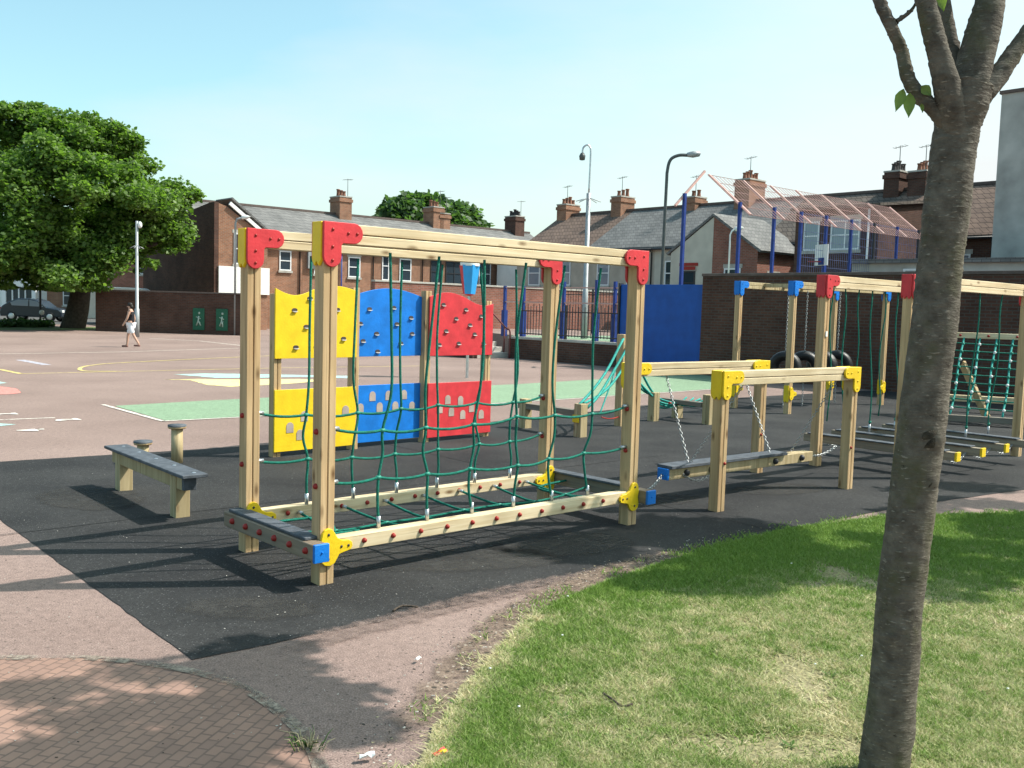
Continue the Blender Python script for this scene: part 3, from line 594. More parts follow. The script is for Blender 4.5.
for k, x in enumerate((.75, 1.4, 2.05, 2.6)):
    if tproto is None:
        t = tproto = thing('tyre_swing', tags[0], 'tyre', q0, T6, 'hanging tyres')
        m = MB(); prof = []
        for i in range(17):
            a = 2*PI*i/16; prof.append((0.21+.1*math.cos(a)*(1 if abs(math.cos(a)) < .9 else .93), .13*math.sin(a)))
        m.lathe(prof, (0, 0, .76), RUB, 28, (1, .35, 0)); m.build('tyre', t)
        m = MB(); chain(m, (0, 0, H6-.1), (0, 0, 1.03), link=.05, r=.005); m.build('chain', t)
        m = MB(); chain(m, (0, 0, .5), (0, 0, .03), link=.05, r=.005); m.build('chain', t)
    else: t = copy_tree(tproto)
    t['label'] = tags[k]; t.location = q0+Vector((math.cos(T6), math.sin(T6), 0))*x+Vector((-math.sin(T6), math.cos(T6), 0))*(W6*.5); t.rotation_euler.z = T6+[0, .2, -.25, .1][k]
# ------------------------------------------------------------------ low trail behind the net frame
def stump(par, x, y, h, w=.13): return post(par, x, y, h, w, WGV, 'leg')
a0, a1 = G(525, 428), G(580, 437); d = a1-a0; ln = d.length
t = thing('low_plank_walk', 'low weathered plank walk on two stumps seen through the net frame', 'plank walk', a0, math.atan2(d.y, d.x))
stump(t, 0, 0, .42); stump(t, ln, 0, .45); m = MB(); m.b2((-.1, -.06, .28), (ln+.05, .06, .36), WG); m.build('plank', t, .003); m = MB(); m.b2((ln-.07, -.09, .2), (ln+.04, -.067, .3), YEL); m.build('bracket', t, .003)
rp = G(620, 426); ra = G(655, 421)
t = thing('rope_crossing', 'teal rope crossing strung from a single post behind the tall net frame', 'rope crossing', rp, TH)
post(t, 0, 0, 1.36, .13, WV)
M_ = Matrix.Rotation(-TH, 3, 'Z')
def loc(p): return M_ @ (Vector(p)-rp)
s1 = loc(a1+Vector((0, 0, .43))); st2 = G(653, 421); s2 = loc(st2+Vector((0, 0, .4)))
m = MB(); post(t, loc(st2).x, loc(st2).y, .45, .13, WGV, 'leg')
for zt, zb, dx in ((1.3, 0, -.05), (1.3, -.04, .12), (.95, .02, .05)):
    m.tube(rope_pts((dx, -.05, zt), (s1.x+dx, s1.y, s1.z+zb), .1, .01), .019, ROPET, 6)
    m.tube(rope_pts((dx, -.05, zt-.1), (s2.x+dx*2, s2.y+dx, s2.z+zb), .12, .015), .019, ROPET, 6)
m.tube(rope_pts((-.1, 0, .95), (s1.x*.55, s1.y*.55, .25), .02, 0), .012, ROPET, 6); m.tube(rope_pts((s1.x*.5, s1.y*.5, .2), (0, 0, .15), .03, 0), .009, BOLT, 5)
e2 = loc(G(696, 418)+Vector((0, 0, .32)))
for k in range(4):
    oy = (k-1.5)*.14
    m.tube(rope_pts((s2.x, s2.y, .4-.05*k), (e2.x, e2.y+oy, e2.z), .1, .02), .014, ROPET, 6)
for k in range(4):
    f = .25+.2*k; c = s2.lerp(e2, f); m.tube(rope_pts((c.x-.02, c.y-.2, c.z-.1), (c.x+.02, c.y+.22, c.z-.08), .04, .01), .012, ROPET, 6); m.sphere((c.x, c.y-.1, c.z-.1), .03, BOLT, 7)
m.build('rope_web', t)
b0, b1 = G(662, 418), G(708, 424.5); d = b1-b0; ln = d.length
t = thing('low_plank_walk', 'short weathered plank ending at a square stump in front of the blue board', 'plank walk', b0, math.atan2(d.y, d.x))
stump(t, ln, 0, .46, .14); stump(t, .1, .25, .2); m = MB(); m.b2((0, -.06, .26), (ln-.1, .06, .33), WG); m.build('plank', t, .003)
# ------------------------------------------------------------------ sloping scramble net (right)
q0 = G(948, 424); T7 = TH-R(62); L7 = 2.6; D7 = 1.5; Z7 = 1.5
t = thing('scramble_net', 'sloping teal scramble net on a timber ramp in front of the dark brick wall', 'scramble net', q0, T7)
m = MB(); m.b2((-.1, D7-.06, Z7-.1), (L7, D7+.06, Z7), WH); bolts(m, [(.2+i*.45, D7-.06, Z7-.05) for i in range(6)], (0, -1, 0)); m.build('top_bar', t, .004)
m = MB(); m.b2((-.1, -.06, .06), (L7, .06, .16), WG); m.build('foot_bar', t, .004)
m = MB(); m.b2((-.1, D7+.9, .2), (L7, D7+1.0, .32), WH); m.build('rear_bar', t, .004)
for x in (-.05, L7):
    m = MB(); m.bar((x, D7, Z7), (x, 0, .1), .1, .1, WGV); m.build('stringer', t, .004); post(t, x, D7+.06, Z7, .11, WGV)
m = MB(); m.bar((.25, D7-.3, .95), (.6, .2, .1), .05, .16, WV); m.build('brace', t, .004)
m = MB()
for i in range(11): x = .02+i*.26; m.tube(rope_pts((x, .03, .15), (x+.25, D7, Z7-.05), .04, .015), .017, ROPET, 6)
for j in range(9):
    f = .1+j*.1; z = .15+f*1.3; m.tube(rope_pts((0, D7*f, z), (L7, D7*f, z+.02), .03, .02), .012, ROPE, 6)
    for i in range(11): m.sphere((.02+i*.26+f*.25, D7*f-.02, z-.02), .03, WHITE if (i+j) % 3 == 0 else CLAMP, 6)
m.build('net', t)
SKYB = plain('light_blue_plastic', (.04, .33, .72), .45, var=.08)
# ------------------------------------------------------------------ ball funnel on a pole
pf = A(469, 297, 23.0); pf.z = 0
t = thing('ball_funnel', 'red and blue ball funnel with white rim on a pole above the red climbing panel', 'ball funnel', pf, R(-70))
m = MB(); m.lathe([(.035, -.02), (.035, 2.1)], (0, 0, 0), STEEL, 10); m.build('pole', t)
m = MB()
for k in range(6):
    a0_, a1_ = 2*PI*k/6, 2*PI*(k+1)/6; mat = (SKYB, RED, RED, RED, SKYB, SKYB)[(k+5) % 6]
    q = [Vector((r*math.cos(a), r*math.sin(a), z)) for r, z in ((.15, 2.0), (.25, 2.68)) for a in (a0_, a1_)]
    m.add(q+[v*.9+Vector((0, 0, v.z*.1)) for v in q], [(0, 1, 3, 2), (4, 6, 7, 5), (0, 4, 5, 1), (0, 2, 6, 4), (1, 5, 7, 3), (2, 3, 7, 6)], mat)
m.build('bucket', t)
m = MB(); m.lathe([(.255, 2.66), (.262, 2.84), (.2, 2.86), (.15, 2.84), (.24, 2.68)], (0, 0, 0), WHITE, 6); m.build('rim', t)
m = MB(); m.lathe([(.03, 1.95), (.12, 2.0), (.14, 2.05)], (0, 0, 0), RED, 10); m.build('collar', t)
#==BACK
# ------------------------------------------------------------------ walls, board, steps on the terrace edge
RZT = TH+PI/2   # local x along n, local y along -a
def wall_thing(name, label, cat, p0, p1, h, th, mat, cop=None, coph=.08, z0=-.05, group=None):
    p0, p1 = Vector(p0), Vector(p1); d = p1-p0; t = thing(name, label, cat, p0, math.atan2(d.y, d.x), group)
    m = MB(); m.b2((0, -th/2, z0), (d.length, th/2, h), mat); m.build('wall', t)
    if cop: m = MB(); m.b2((-.02, -th/2-.035, h+.002), (d.length+.02, th/2+.035, h+coph), cop); m.build('coping', t, .008)
    return t
COP = plain('stone_coping', (.4, .38, .34), .85, var=.2, scale=3, bump=.2); DCOP = plain('dark_coping', (.12, .09, .08), .9, var=.2)
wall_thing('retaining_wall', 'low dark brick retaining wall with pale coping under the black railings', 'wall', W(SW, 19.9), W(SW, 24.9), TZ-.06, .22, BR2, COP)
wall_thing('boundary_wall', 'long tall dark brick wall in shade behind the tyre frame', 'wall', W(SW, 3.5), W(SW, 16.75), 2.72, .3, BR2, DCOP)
t = thing('painted_board', 'wide plain blue board standing at the end of the dark brick wall', 'board', W(SW-.02, 16.8), RZT)
m = MB(); m.b2((0, -.1, -.02), (3.1, .0, 2.5), BOARD); m.build('board', t, .006)
m = MB(); m.b2((-.06, -.12, -.02), (-.002, .05, 2.54), DARKM); m.build('edge_frame', t); m = MB(); m.b2((3.102, -.12, -.02), (3.16, .05, 2.54), DARKM); m.build('edge_frame', t)
# steps
t = thing('entrance_steps', 'flight of pale concrete steps with brick side wall and red handrails up to the court', 'steps', W(SW-.15, 24.95), RZT)
CONC = plain('concrete', (.45, .42, .38), .9, var=.2, scale=3, bump=.2)
m = MB()
for k in range(4): m.b2((.3*k, -.05, -.02), (.3*k+.32 if k < 3 else 2.2, 1.35, .18*(k+1)-.004*k), CONC)
m.build('steps', t, .01)
m = MB(); m.prism([(-.1, -.02), (2.4, -.02), (2.4, .95), (1.3, .95), (-.1, .18)], (0, 1.36, 0), (1, 0, 0), (0, 0, 1), (0, 1, 0), .2, BR2); w_ = m.build('side_wall', t)
m = MB(); m.prism([(-.12, .182), (1.3, .953), (2.4, .953), (2.4, 1.03), (1.28, 1.03), (-.12, .262)], (0, 1.33, 0), (1, 0, 0), (0, 0, 1), (0, 1, 0), .26, COP); m.build('coping', w_)
RAILR = plain('brown_rail', (.16, .04, .035), .5)
for yy in (.08, 1.2):
    m = MB(); m.tube(smooth_path([(-.25, yy, 0), (-.25, yy, .85), (-.15, yy, .98), (0, yy, 1.03), (1.1, yy, 1.7), (2.2, yy, 1.72)], 4), .03, RAILR, 7); m.tube([(.05, yy, .1), (.05, yy, 1.05)], .025, RAILR, 6); m.tube([(1.1, yy, .6), (1.1, yy, 1.7)], .025, RAILR, 6); m.build('handrail', t)
# black railings along terrace edge
def railing(label, p0, p1, h, z0, mat, pitch=.13, posts=2.4, r=.011):
    d = p1-p0; L = d.length; t = thing('railing', label, 'railing', p0, math.atan2(d.y, d.x), 'black railings round the court')
    m = MB(); n = int(L/pitch)
    for i in range(n+1): x = L*i/n; m.bar((x, 0, z0+.08), (x, 0, z0+h+(.12 if i % 2 == 0 else .05)), r*2, r*2, mat)
    m.bar((0, 0, z0+.12), (L, 0, z0+.12), .035, .035, mat); m.bar((0, 0, z0+h-.12), (L, 0, z0+h-.12), .035, .035, mat); m.build('bars', t)
    k = max(1, int(L/posts))
    for i in range(k+1):
        m = MB(); m.b2((L*i/k-.035, -.035, z0-.02), (L*i/k+.035, .035, z0+h+.1), mat); m.build('post', t)
    return t
railing('black upright railings on top of the low retaining wall', W(SW+.05, 19.9, 0), W(SW+.05, 24.7, 0), 1.0, TZ+.02, DARKM, .14, r=.009)
railing('tall black spiked railings standing farther back inside the raised court', W(SW+6, 20.5, 0), W(SW+8, 31, 0), 1.75, TZ, DARKM, .2, r=.009)
# ball court fence: near long side along a, end along n
t = thing('ball_court_fence', 'tall blue ball court fence with pink outriggers leaning inward above the brick wall', 'ball court fence', W(SW+.7, 18.2, TZ), TH)
HF = 4.45
NETM = plain('net_wire', (.42, .25, .23), .7); NETB = plain('mesh_wire', (.1, .13, .28), .6)
psx = [2.7, 4.55, 6.1, 7.65, 9.3, 10.9, 12.6, 14.3]
def cpost(x, y, dark=False, h=HF):
    m = MB(); m.b2((x-.045, y-.045, -.02), (x+.045, y+.045, h), DARKM if dark else MUGAB); m.b2((x-.08, y-.08, -.02), (x+.08, y+.08, .9), DARKM if dark else MUGAB); return m.build('post', t)
for i, x in enumerate(psx):
    cpost(x, 0, i in (5, 7)); m = MB(); m.bar((x+.06, -.35, HF-.4), (x+.06, 1.3, HF+.95), .06, .06, PINKB); m.build('outrigger', t)
cpost(0, 0)
m = MB(); m.bar((-.35, .05, HF-.38), (.95, .05, HF+.75), .06, .06, PINKB); m.build('outrigger', t)
for y, h in ((2.6, 1.9), (3.4, 1.95), (4.9, 1.9), (6.9, 1.75), (7.9, 1.75)):
    cpost(0, y, False, h)
m = MB()
for k in range(6):
    f = k/5; m.tube([(psx[0], -.35+1.65*f, HF-.4+1.35*f), (psx[-1], -.35+1.65*f, HF-.4+1.35*f)], .011, NETM, 3, False)
for k in range(60):
    x = psx[0]+(psx[-1]-psx[0])*k/59; m.tube([(x, -.35, HF-.4), (x, 1.3, HF+.95)], .01, NETM, 3, False)
m.build('overhang_net', t)
m = MB()
for k in range(13): z = .95+k*(HF-1)/12; m.tube([(6.1, 0, z), (psx[-1], 0, z)], .008, NETB, 3, False)
for k in range(64): x = 6.1+(psx[-1]-6.1)*k/63; m.tube([(x, 0, .9), (x, 0, HF)], .006, NETB, 3, False)
m.build('mesh_panel', t)
m = MB(); m.bar((0, 0, 1.75), (psx[-1], 0, 1.75), .05, .05, PINKB); m.bar((0, 0, 1.25), (psx[-1], 0, 1.25), .035, .035, PINKB); m.build('rail', t)
m = MB()
for z in (1.7, 1.2): m.bar((0, 0, z), (0, 8, z), .04, .04, PINKB)
m.build('rail', t)
# basketball backboard
bb = A(822, 255, 33.5)
t = thing('basketball_hoop', 'white basketball backboard with blue bracket behind the court fence', 'basketball hoop', (bb.x, bb.y, TZ), TH-PI/2-.35)
z = bb.z-TZ
m = MB(); m.b2((-.33, -.03, z-.36), (.33, 0, z+.36), WHITE); m.build('backboard', t); m = MB(); m.b2((-.12, -.06, z-.34), (.16, -.035, z-.1), MUGAB); m.tube([(.22*math.cos(R(a)), -.3+.22*math.sin(R(a)), z-.24) for a in range(0, 361, 30)], .012, BOLT, 5); m.build('hoop', t)
m = MB(); m.b2((-.06, .05, 0), (.06, .17, z+.2), MUGAB); m.build('post', t)
# ------------------------------------------------------------------ lamps and camera poles
def pole_thing(name, label, cat, base, pts, rs, mat, group=None): 
    t = thing(name, label, cat, base, 0, group); m = MB(); m.tube(pts, rs, mat, 10); m.build('pole', t); return t
LAMPG = plain('lamp_grey', (.34, .36, .37), .45, .3); LAMPD = plain('lamp_dark', (.09, .1, .1), .5, .2)
b = A(584, 330, 33.0); top = A(587, 145, 33.0).z
t = pole_thing('camera_pole', 'tall grey camera pole with spiked collar and drooping camera at its top', 'camera pole', (b.x, 33.0, TZ), [(0, 0, 0), (0, 0, 1.6), (0, 0, 1.62), (0, 0, top-TZ-1.6)], [.11, .1, .085, .075], LAMPG)
m = MB(); h = top-TZ; m.tube(smooth_path([(0, 0, h-1.62), (.02, 0, h-.3), (-.02, 0, h-.06), (-.12, 0, h), (-.24, 0, h-.1), (-.26, 0, h-.28)], 5), .03, STEEL, 8); m.build('neck', t)
m = MB(); m.lathe([(0, 0), (.09, .02), (.11, .15), (.06, .25), (0, .27)], (-.26, 0, h-.52), LAMPD, 12); m.build('camera', t)
m = MB()
for k in range(8): a = 2*PI*k/8; m.tube([(0, 0, h-1.75), (.42*math.cos(a), .42*math.sin(a), h-1.88)], .014, LAMPG, 5)
m.build('spike_collar', t)
b = A(661, 290, 45.0); top = A(664, 155, 45.0).z
t = pole_thing('street_lamp', 'tall dark street lamp with curved arm to the right behind the blue board', 'street lamp', (b.x, 45, 0), smooth_path([(0, 0, 0), (0, 0, 2), (.05, 0, top-1.6), (.07, 0, top-.7), (.2, 0, top-.2), (.55, 0, top), (.95, 0, top+.02)], 5), .075, LAMPD, 'street lamps')
m = MB(); m.lathe([(0, 0), (.1, .05), (.16, .3), (.13, .6), (0, .68)], (.9, 0, top+.03), LAMPG, 10, (1, 0, .12)); m.build('lamp_head', t)
b = A(235, 300, 46.5); top = A(237, 219, 46.5).z
t = pole_thing('street_lamp', 'thin pale street lamp with short arm in front of the dark gabled house', 'street lamp', (b.x, 46.5, 0), [(0, 0, 0), (0, 0, top-.2), (.08, 0, top), (.3, 0, top+.06)], .05, LAMPG, 'street lamps')
m = MB(); m.lathe([(0, 0), (.08, .05), (.1, .3), (0, .5)], (.25, 0, top+.06), WHITE, 8, (1, 0, .15)); m.build('lamp_head', t)
b = A(729, 262, 40); top = A(729, 231, 40).z
t = pole_thing('street_lamp', 'small white lamp with short arm in front of the cream and brick gable', 'street lamp', (b.x, 40, TZ), [(0, 0, 0), (0, 0, top-TZ-.15), (.06, 0, top-TZ), (.2, 0, top-TZ+.1)], .035, WHITE, 'street lamps')
m = MB(); m.lathe([(0, 0), (.08, .05), (.1, .25), (0, .4)], (.15, 0, top-TZ+.08), WHITE, 8, (1, 0, .2)); m.build('lamp_head', t)
b = A(137, 336, 41.0); top = A(137, 221, 41.0).z
t = pole_thing('camera_pole', 'pale camera pole with dome camera beside the walking person', 'camera pole', (b.x, 41, 0), [(0, 0, 0), (0, 0, 1.2), (0, 0, 1.22), (0, 0, top)], [.1, .1, .07, .055], LAMPG)
m = MB(); m.lathe([(0, 0), (.06, .02), (.09, .1), (.085, .2), (.04, .27), (0, .28)], (.13, 0, top-.3), WHITE, 12); m.bar((0, 0, top-.02), (.13, 0, top-.02), .03, .03, LAMPG); m.build('camera', t)
m = MB()
for k in range(8): a = 2*PI*k/8; m.tube([(0, 0, top-1.0), (.3*math.cos(a), .3*math.sin(a), top-1.15)], .012, LAMPG, 5)
m.build('spike_collar', t)
# ------------------------------------------------------------------ houses
def add_window(par, x, y, z, w, h, ny=-1, glassm=None, frame=None, bars=1, sill=True, axis='x', name='window'):
    """frame proud of the wall on face y (normal ny) with pane child"""
    m = MB(); f = .07; fm = frame or PVC
    def B(mm, x0, x1, y0, y1, z0, z1, mat):
        if axis == 'x': mm.b2((min(x0, x1), min(y0, y1), z0), (max(x0, x1), max(y0, y1), z1), mat)
        else: mm.b2((min(y0, y1), min(x0, x1), z0), (max(y0, y1), max(x0, x1), z1), mat)
    o = y+ny*.05
    B(m, x, x+f, y, o, z, z+h, fm); B(m, x+w-f, x+w, y, o, z, z+h, fm); B(m, x+f, x+w-f, y, o, z, z+f, fm); B(m, x+f, x+w-f, y, o, z+h-f, z+h, fm)
    B(m, x+f, x+w-f, y, o, z+h*.5-.03, z+h*.5+.03, fm)
    for k in range(1, bars): B(m, x+w*k/bars-.03, x+w*k/bars+.03, y, o-ny*.004, z+f, z+h-f, fm)
    if sill: B(m, x-.08, x+w+.08, y, y+ny*.1, z-.14, z-.003, COP); B(m, x-.08, x+w+.08, y, y+ny*.02, z+h+.003, z+h+.2, COP)
    o_ = m.build(name, par); m = MB(); B(m, x+f*.5, x+w-f*.5, y+ny*.001, y+ny*.02, z+f*.5, z+h-f*.5, glassm or GLASS); m.build('pane', o_); return o_
def chimney(par, x, y, z0, z1, sx, sy, npots=4, mat=BR1, potm=None, axis='y', aerial=True):
    m = MB(); m.b2((x-sx/2, y-sy/2, z0), (x+sx/2, y+sy/2, z1), mat); m.b2((x-sx/2-.06, y-sy/2-.06, z1-.32), (x+sx/2+.06, y+sy/2+.06, z1-.12), mat); m.b2((x-sx/2-.03, y-sy/2-.03, z1+.001), (x+sx/2+.03, y+sy/2+.03, z1+.08), COP)
    c = m.build('chimney', par); p = potm or MATS['clay_pot']
    for k in range(npots):
        f = (k+.5)/npots-.5; m = MB(); hh = .34+.1*((k*7) % 3)
        m.lathe([(.13, 0), (.105, hh*.5), (.1, hh*.85), (.13, hh*.88), (.13, hh), (.09, hh), (.085, hh*.3)], (x+(f*sx*.9 if axis == 'x' else 0), y+(f*sy*.9 if axis == 'y' else 0), z1+.08), p, 10); m.build('pot', c)
    if aerial:
        m = MB(); ax, ay = x+sx*.3, y-sy*.3
        m.tube([(ax, ay, z1), (ax, ay, z1+1.3)], .02, LAMPD, 5)
        m.tube([(ax-.35, ay, z1+1.2), (ax+.35, ay, z1+1.25)], .012, LAMPD, 4)
        for k in range(5): q = ax-.3+.15*k; m.tube([(q, ay-.2, z1+1.2+.02*k), (q, ay+.2, z1+1.2+.02*k)], .01, LAMPD, 4)
        m.build('aerial', c)
    return c
plain('clay_pot', (.22, .1, .065), .8, var=.25, scale=5); POTD = plain('dark_pot', (.05, .045, .045), .8)
def house(label, loc_, rz, w, dep, eave, ridge, wm, rm, group, windows=(), door=None, name='terraced_house', over=.25, gut=None):
    t = thing(name, label, 'house', loc_, rz, group); w -= .006; m = MB()
    m.prism([(0, -.1), (dep, -.1), (dep, eave), (dep/2, ridge), (0, eave)], (0, 0, 0), (0, 1, 0), (0, 0, 1), (1, 0, 0), w, wm); m.build('wall', t)
    sl = math.atan2(ridge-eave, dep/2); th = .14; nrm = Vector((0, -math.sin(sl), math.cos(sl)))
    m = MB(); e0 = -over; ez = eave-over*math.tan(sl)
    for sg in (0, 1):
        def Y(v): return v if sg == 0 else dep-v
        a = [(x, Y(e0), ez+.02) for x in (0, w)]+[(x, dep/2, ridge+.02) for x in (0, w)]
        m.add([*a, *[(p[0], p[1], p[2]+th) for p in a]], [(0, 1, 3, 2), (4, 6, 7, 5), (0, 4, 5, 1), (0, 2, 6, 4), (1, 5, 7, 3), (2, 3, 7, 6)], rm)
    m.bar((0, dep/2, ridge+th+.05), (w, dep/2, ridge+th+.05), .22, .14, MATS['dark_coping'])
    r = m.build('roof', t)
    m = MB(); m.tube([(0.02, -over-.05, ez+.02), (w-.02, -over-.05, ez+.02)], .06, gut or PVC, 6); m.tube([(w-.2, -.06, 0), (w-.2, -.06, ez-.15), (w-.2, -over-.03, ez)], .04, DARKM, 6); m.build('gutter', t)
    for (x, z, ww, hh, *ex) in windows: add_window(t, x, 0, z, ww, hh, -1, bars=ex[0] if ex else 1, glassm=ex[1] if len(ex) > 1 else None, frame=ex[2] if len(ex) > 2 else None)
    if door:
        m = MB(); m.b2((door[0], -.04, 0), (door[0]+.9, -.002, 2.05), door[1]); m.b2((door[0]-.08, -.06, 0), (door[0]-.003, 0, 2.15), PVC); m.b2((door[0]+.903, -.06, 0), (door[0]+.98, 0, 2.15), PVC); m.b2((door[0]-.08, -.06, 2.053), (door[0]+.98, 0, 2.15), PVC); m.build('door', t)
    return t, r
# row one: behind the climbing panels, sunny fronts along a
b1 = [23.5, 30.0, 35.4, 39.4, 43.3, 47.3, 52.6]
l1 = ['end terraced house with dark shaded gable beside the big tree', 'brick terraced house under grey slates, right of the dark gable', 'brick terraced house with a narrow white window above the yellow panel', 'brick terraced house with dark doorway behind the blue panel', 'brick terraced house with white window behind the red panel', 'brick terraced house with pale windows behind the red and blue funnel', 'last house at the right end of the far brick terrace']
gr = 'far brick terrace behind the climbing panels'
EAV, RDG = 5.3, 7.6
wins1 = [[(4.9, 3.6, .8, 1.2)], [(.8, 3.5, .7, 1.3), (3.3, 3.4, .9, 1.3), (1.0, 1.0, 1.1, 1.3)], [(.5, 3.3, .55, 1.9), (1.9, 3.3, .95, 1.5), (.6, .9, 1.2, 1.4)], [(.5, 3.2, .9, 1.7, 1, None, DARKM), (1.8, 3.0, 1.5, 2.0, 2, None, DARKM), (.8, .9, 1.2, 1.3)], [(.9, 3.3, 1.1, 1.6), (2.7, 3.4, .8, 1.1)], [(.4, 3.3, .8, 1.5, 1, LGLASS), (2.2, 3.1, 1.3, 1.8, 2, LGLASS)], [(.7, 3.2, .9, 1.7, 1, LGLASS), (3, 3.4, .9, 1.3)]]
ch1 = {1: [(5.4, 'c')], 3: [(3.9, 'c')], 4: [(.6, 's')], 5: [(4.0, 'd')]}
for i in range(6):
    t, r = house(l1[i], W(b1[i], 54.5), TH, b1[i+1]-b1[i], 8, EAV, RDG, BR1 if i != 5 else BR3, SLATE, gr, wins1[i])
    for x, k in ch1.get(i, ()):
        chimney(r, x-.3, 4, 6.4, 8.9 if k != 's' else 8.5, .95, 1.3, 5 if k == 'd' else 3, BR2 if k == 'd' else BR1, POTD if k == 'd' else None)
    if i == 0:
        # dark parapet gable and lit rear wing
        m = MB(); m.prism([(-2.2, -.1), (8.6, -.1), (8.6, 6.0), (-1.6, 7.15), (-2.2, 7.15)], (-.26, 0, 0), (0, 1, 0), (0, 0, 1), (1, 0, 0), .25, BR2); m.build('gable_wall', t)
        m = MB(); m.prism([(0, -.1), (3.0, -.1), (3.0, 5.3), (.5, 6.95), (0, 7.1)], (0, -2.2, 0), (1, 0, 0), (0, 0, 1), (0, 1, 0), 2.19, BR1); w_ = m.build('rear_wing', t)
        m = MB(); m.bar((.6, -2.3, 7.15), (3.2, -2.3, 5.25), .12, .2, WHITE); m.bar((.75, -1.2, 7.45), (3.4, -1.2, 5.5), 2.2, .1, SLATE); m.build('wing_roof', t)
        add_window(t, .9, -2.2, 3.75, .85, 1.75, -1)
        m = MB(); m.b2((-.02, -2.3, 2.05), (3.1, -2.203, 3.6), WRENDER); m.build('white_band', w_)
    if i == 1:
        m = MB(); m.lathe([(0, 0), (.22, .04), (.32, .1)], (.9, -.2, 4.4), LAMPG, 12, (0, -1, .2)); m.b2((.3, -.2, 3.8), (.9, -.001, 4.9), LAMPG); m.build('satellite_dish', t)
        m = MB()
        for x in (2.0, 2.4, 2.75): m.tube([(x, -.1, 0), (x, -.1, 5)], .05, PVC if x < 2.6 else MUGAB, 6)
        m.build('drainpipe', t)
# white rendered house end between the two terraces
t = thing('white_house', 'white rendered outbuilding with one small window between the two terraces', 'house', W(45.6, 49.6), TH)
m = MB(); m.b2((0, 0, -.1), (5.4, 4.5, 5.0), WRENDER); m.build('wall', t); m = MB(); m.prism([(-.15, 5.003), (5.55, 5.003), (5.55, 5.15), (-.15, 5.6)], (0, -.15, 0), (1, 0, 0), (0, 0, 1), (0, 1, 0), 4.8, SLATE); m.build('roof', t)
add_window(t, 1.5, 0, 3.4, .8, 1.1, -1)
# row two: right, shaded fronts facing -a.  local x runs along -n
T2 = TH-PI/2
b2 = [48.4, 41.8, 36.5, 29.4, 23.7, 17.6]
l2 = ['terraced house with brown tiled roof behind the camera pole', 'terraced house with blue grey slates left of the dark street lamp', 'slate roofed terraced house joined to the cream rear wing', 'terraced house with brown grey tiles and blue framed upper windows behind the court fence', 'brown tiled house seen right of the near tree trunk']
rm2 = [TILE, SLATE, SLATE, GTILE, TILE]; wm2 = [BEIGER, BEIGER, CREAM, BR2, BR2]
wins2 = [[(1.2, 3.2, 1.1, 1.6, 1, LGLASS), (4.0, 3.2, 1.1, 1.6, 1, LGLASS)], [(.8, 3.2, 1, 1.5, 1, LGLASS), (3.2, 3.0, 1.2, 1.5, 2)], [(.8, 3.2, 1, 1.4)], [(2.4, 3.4, 1.3, 1.5, 2, LGLASS), (4.1, 3.5, 1.4, 1.4, 2, LGLASS), (2.5, 1.0, 1.2, 1.4)], [(.8, 3.6, 1.2, 1.3, 2, LGLASS), (3.4, 3.4, 1.6, 1.2, 2, LGLASS)]]
for i in range(5):
    t, r = house(l2[i], W(42.5, b2[i]), T2, b2[i]-b2[i+1], 8, 5.4, 7.95, wm2[i], rm2[i], 'right hand terrace behind the ball court', wins2[i], gut=DARKM)
    if i == 0: chimney(r, .6, 4, 6.6, 8.75, .9, 1.3, 4, BR1); chimney(r, 5.6, 4, 6.6, 8.95, .85, 1.3, 3, BR1)
    if i == 1: chimney(r, 4.9, 4, 6.6, 8.55, .7, 1.1, 2, BR1)
    if i == 2: chimney(r, 3.4, 4, 6.6, 9.25, 1.0, 1.5, 5, BR1)
    if i == 3: chimney(r, 5.1, 4, 6.6, 8.95, .8, 1.3, 5, BR2, POTD)
    if i == 4: chimney(r, .7, 4, 6.6, 8.85, .9, 1.3, 4, BR2)
# paired rear wing: cream half and brick half
def wing(name, label, t0, t1, dep, ea, rd, wm, roofm, side_wm=None):
    # half gable; ridge at t0 side or t1 side chosen by rd_side
    return
t = thing('cream_wing', 'cream rendered half of the paired gable wing behind the corner of the court', 'house', W(38.5, 32.0), T2, 'paired gable wing')
m = MB(); m.prism([(0, -.1), (2.596, -.1), (2.596, 6.4), (0, 4.7)], (0, 0, 0), (1, 0, 0), (0, 0, 1), (0, 1, 0), 3.99, CREAM); m.build('wall', t)
m = MB(); m.bar((-.25, 2, 4.66), (2.6, 2, 6.52), 4.1, .12, SLATE, up=(0, 0, 1)); m.build('roof', t)
add_window(t, .7, 0, 2.6, .9, 1.2, -1, frame=DARKM); m = MB(); m.b2((.6, -.05, 4.05), (1.75, -.002, 4.2), BOLT); m.b2((.7, -.05, 3.85), (1.6, -.002, 4.02), BOLT); m.build('lintel', t)
t = thing('brick_wing', 'brick half of the paired gable wing with sunlit pink side wall', 'house', W(38.5, 29.397), T2, 'paired gable wing')
m = MB(); m.prism([(0, -.1), (2.6, -.1), (2.6, 4.7), (0, 6.4)], (0, 0, 0), (1, 0, 0), (0, 0, 1), (0, 1, 0), 3.99, BR3); m.build('wall', t)
m = MB(); m.bar((0, 1.95, 6.52), (2.85, 1.95, 4.66), 4.2, .12, SLATE, up=(0, 0, 1)); m.build('roof', t)
add_window(t, .75, 0, 2.1, .95, 1.8, -1)
add_window(t, .9, 2.603, 2.3, .9, 1.3, 1, axis='y')
t = thing('dark_wing', 'dark brick two storey rear wing with blue white windows behind the basketball backboard', 'house', W(37.5, 24.2), T2)
m = MB(); m.prism([(0, -.1), (5.0, -.1), (5.0, 6.9), (0, 6.3)], (0, 0, 0), (0, 1, 0), (0, 0, 1), (1, 0, 0), 3.9, BR2); m.build('wall', t)
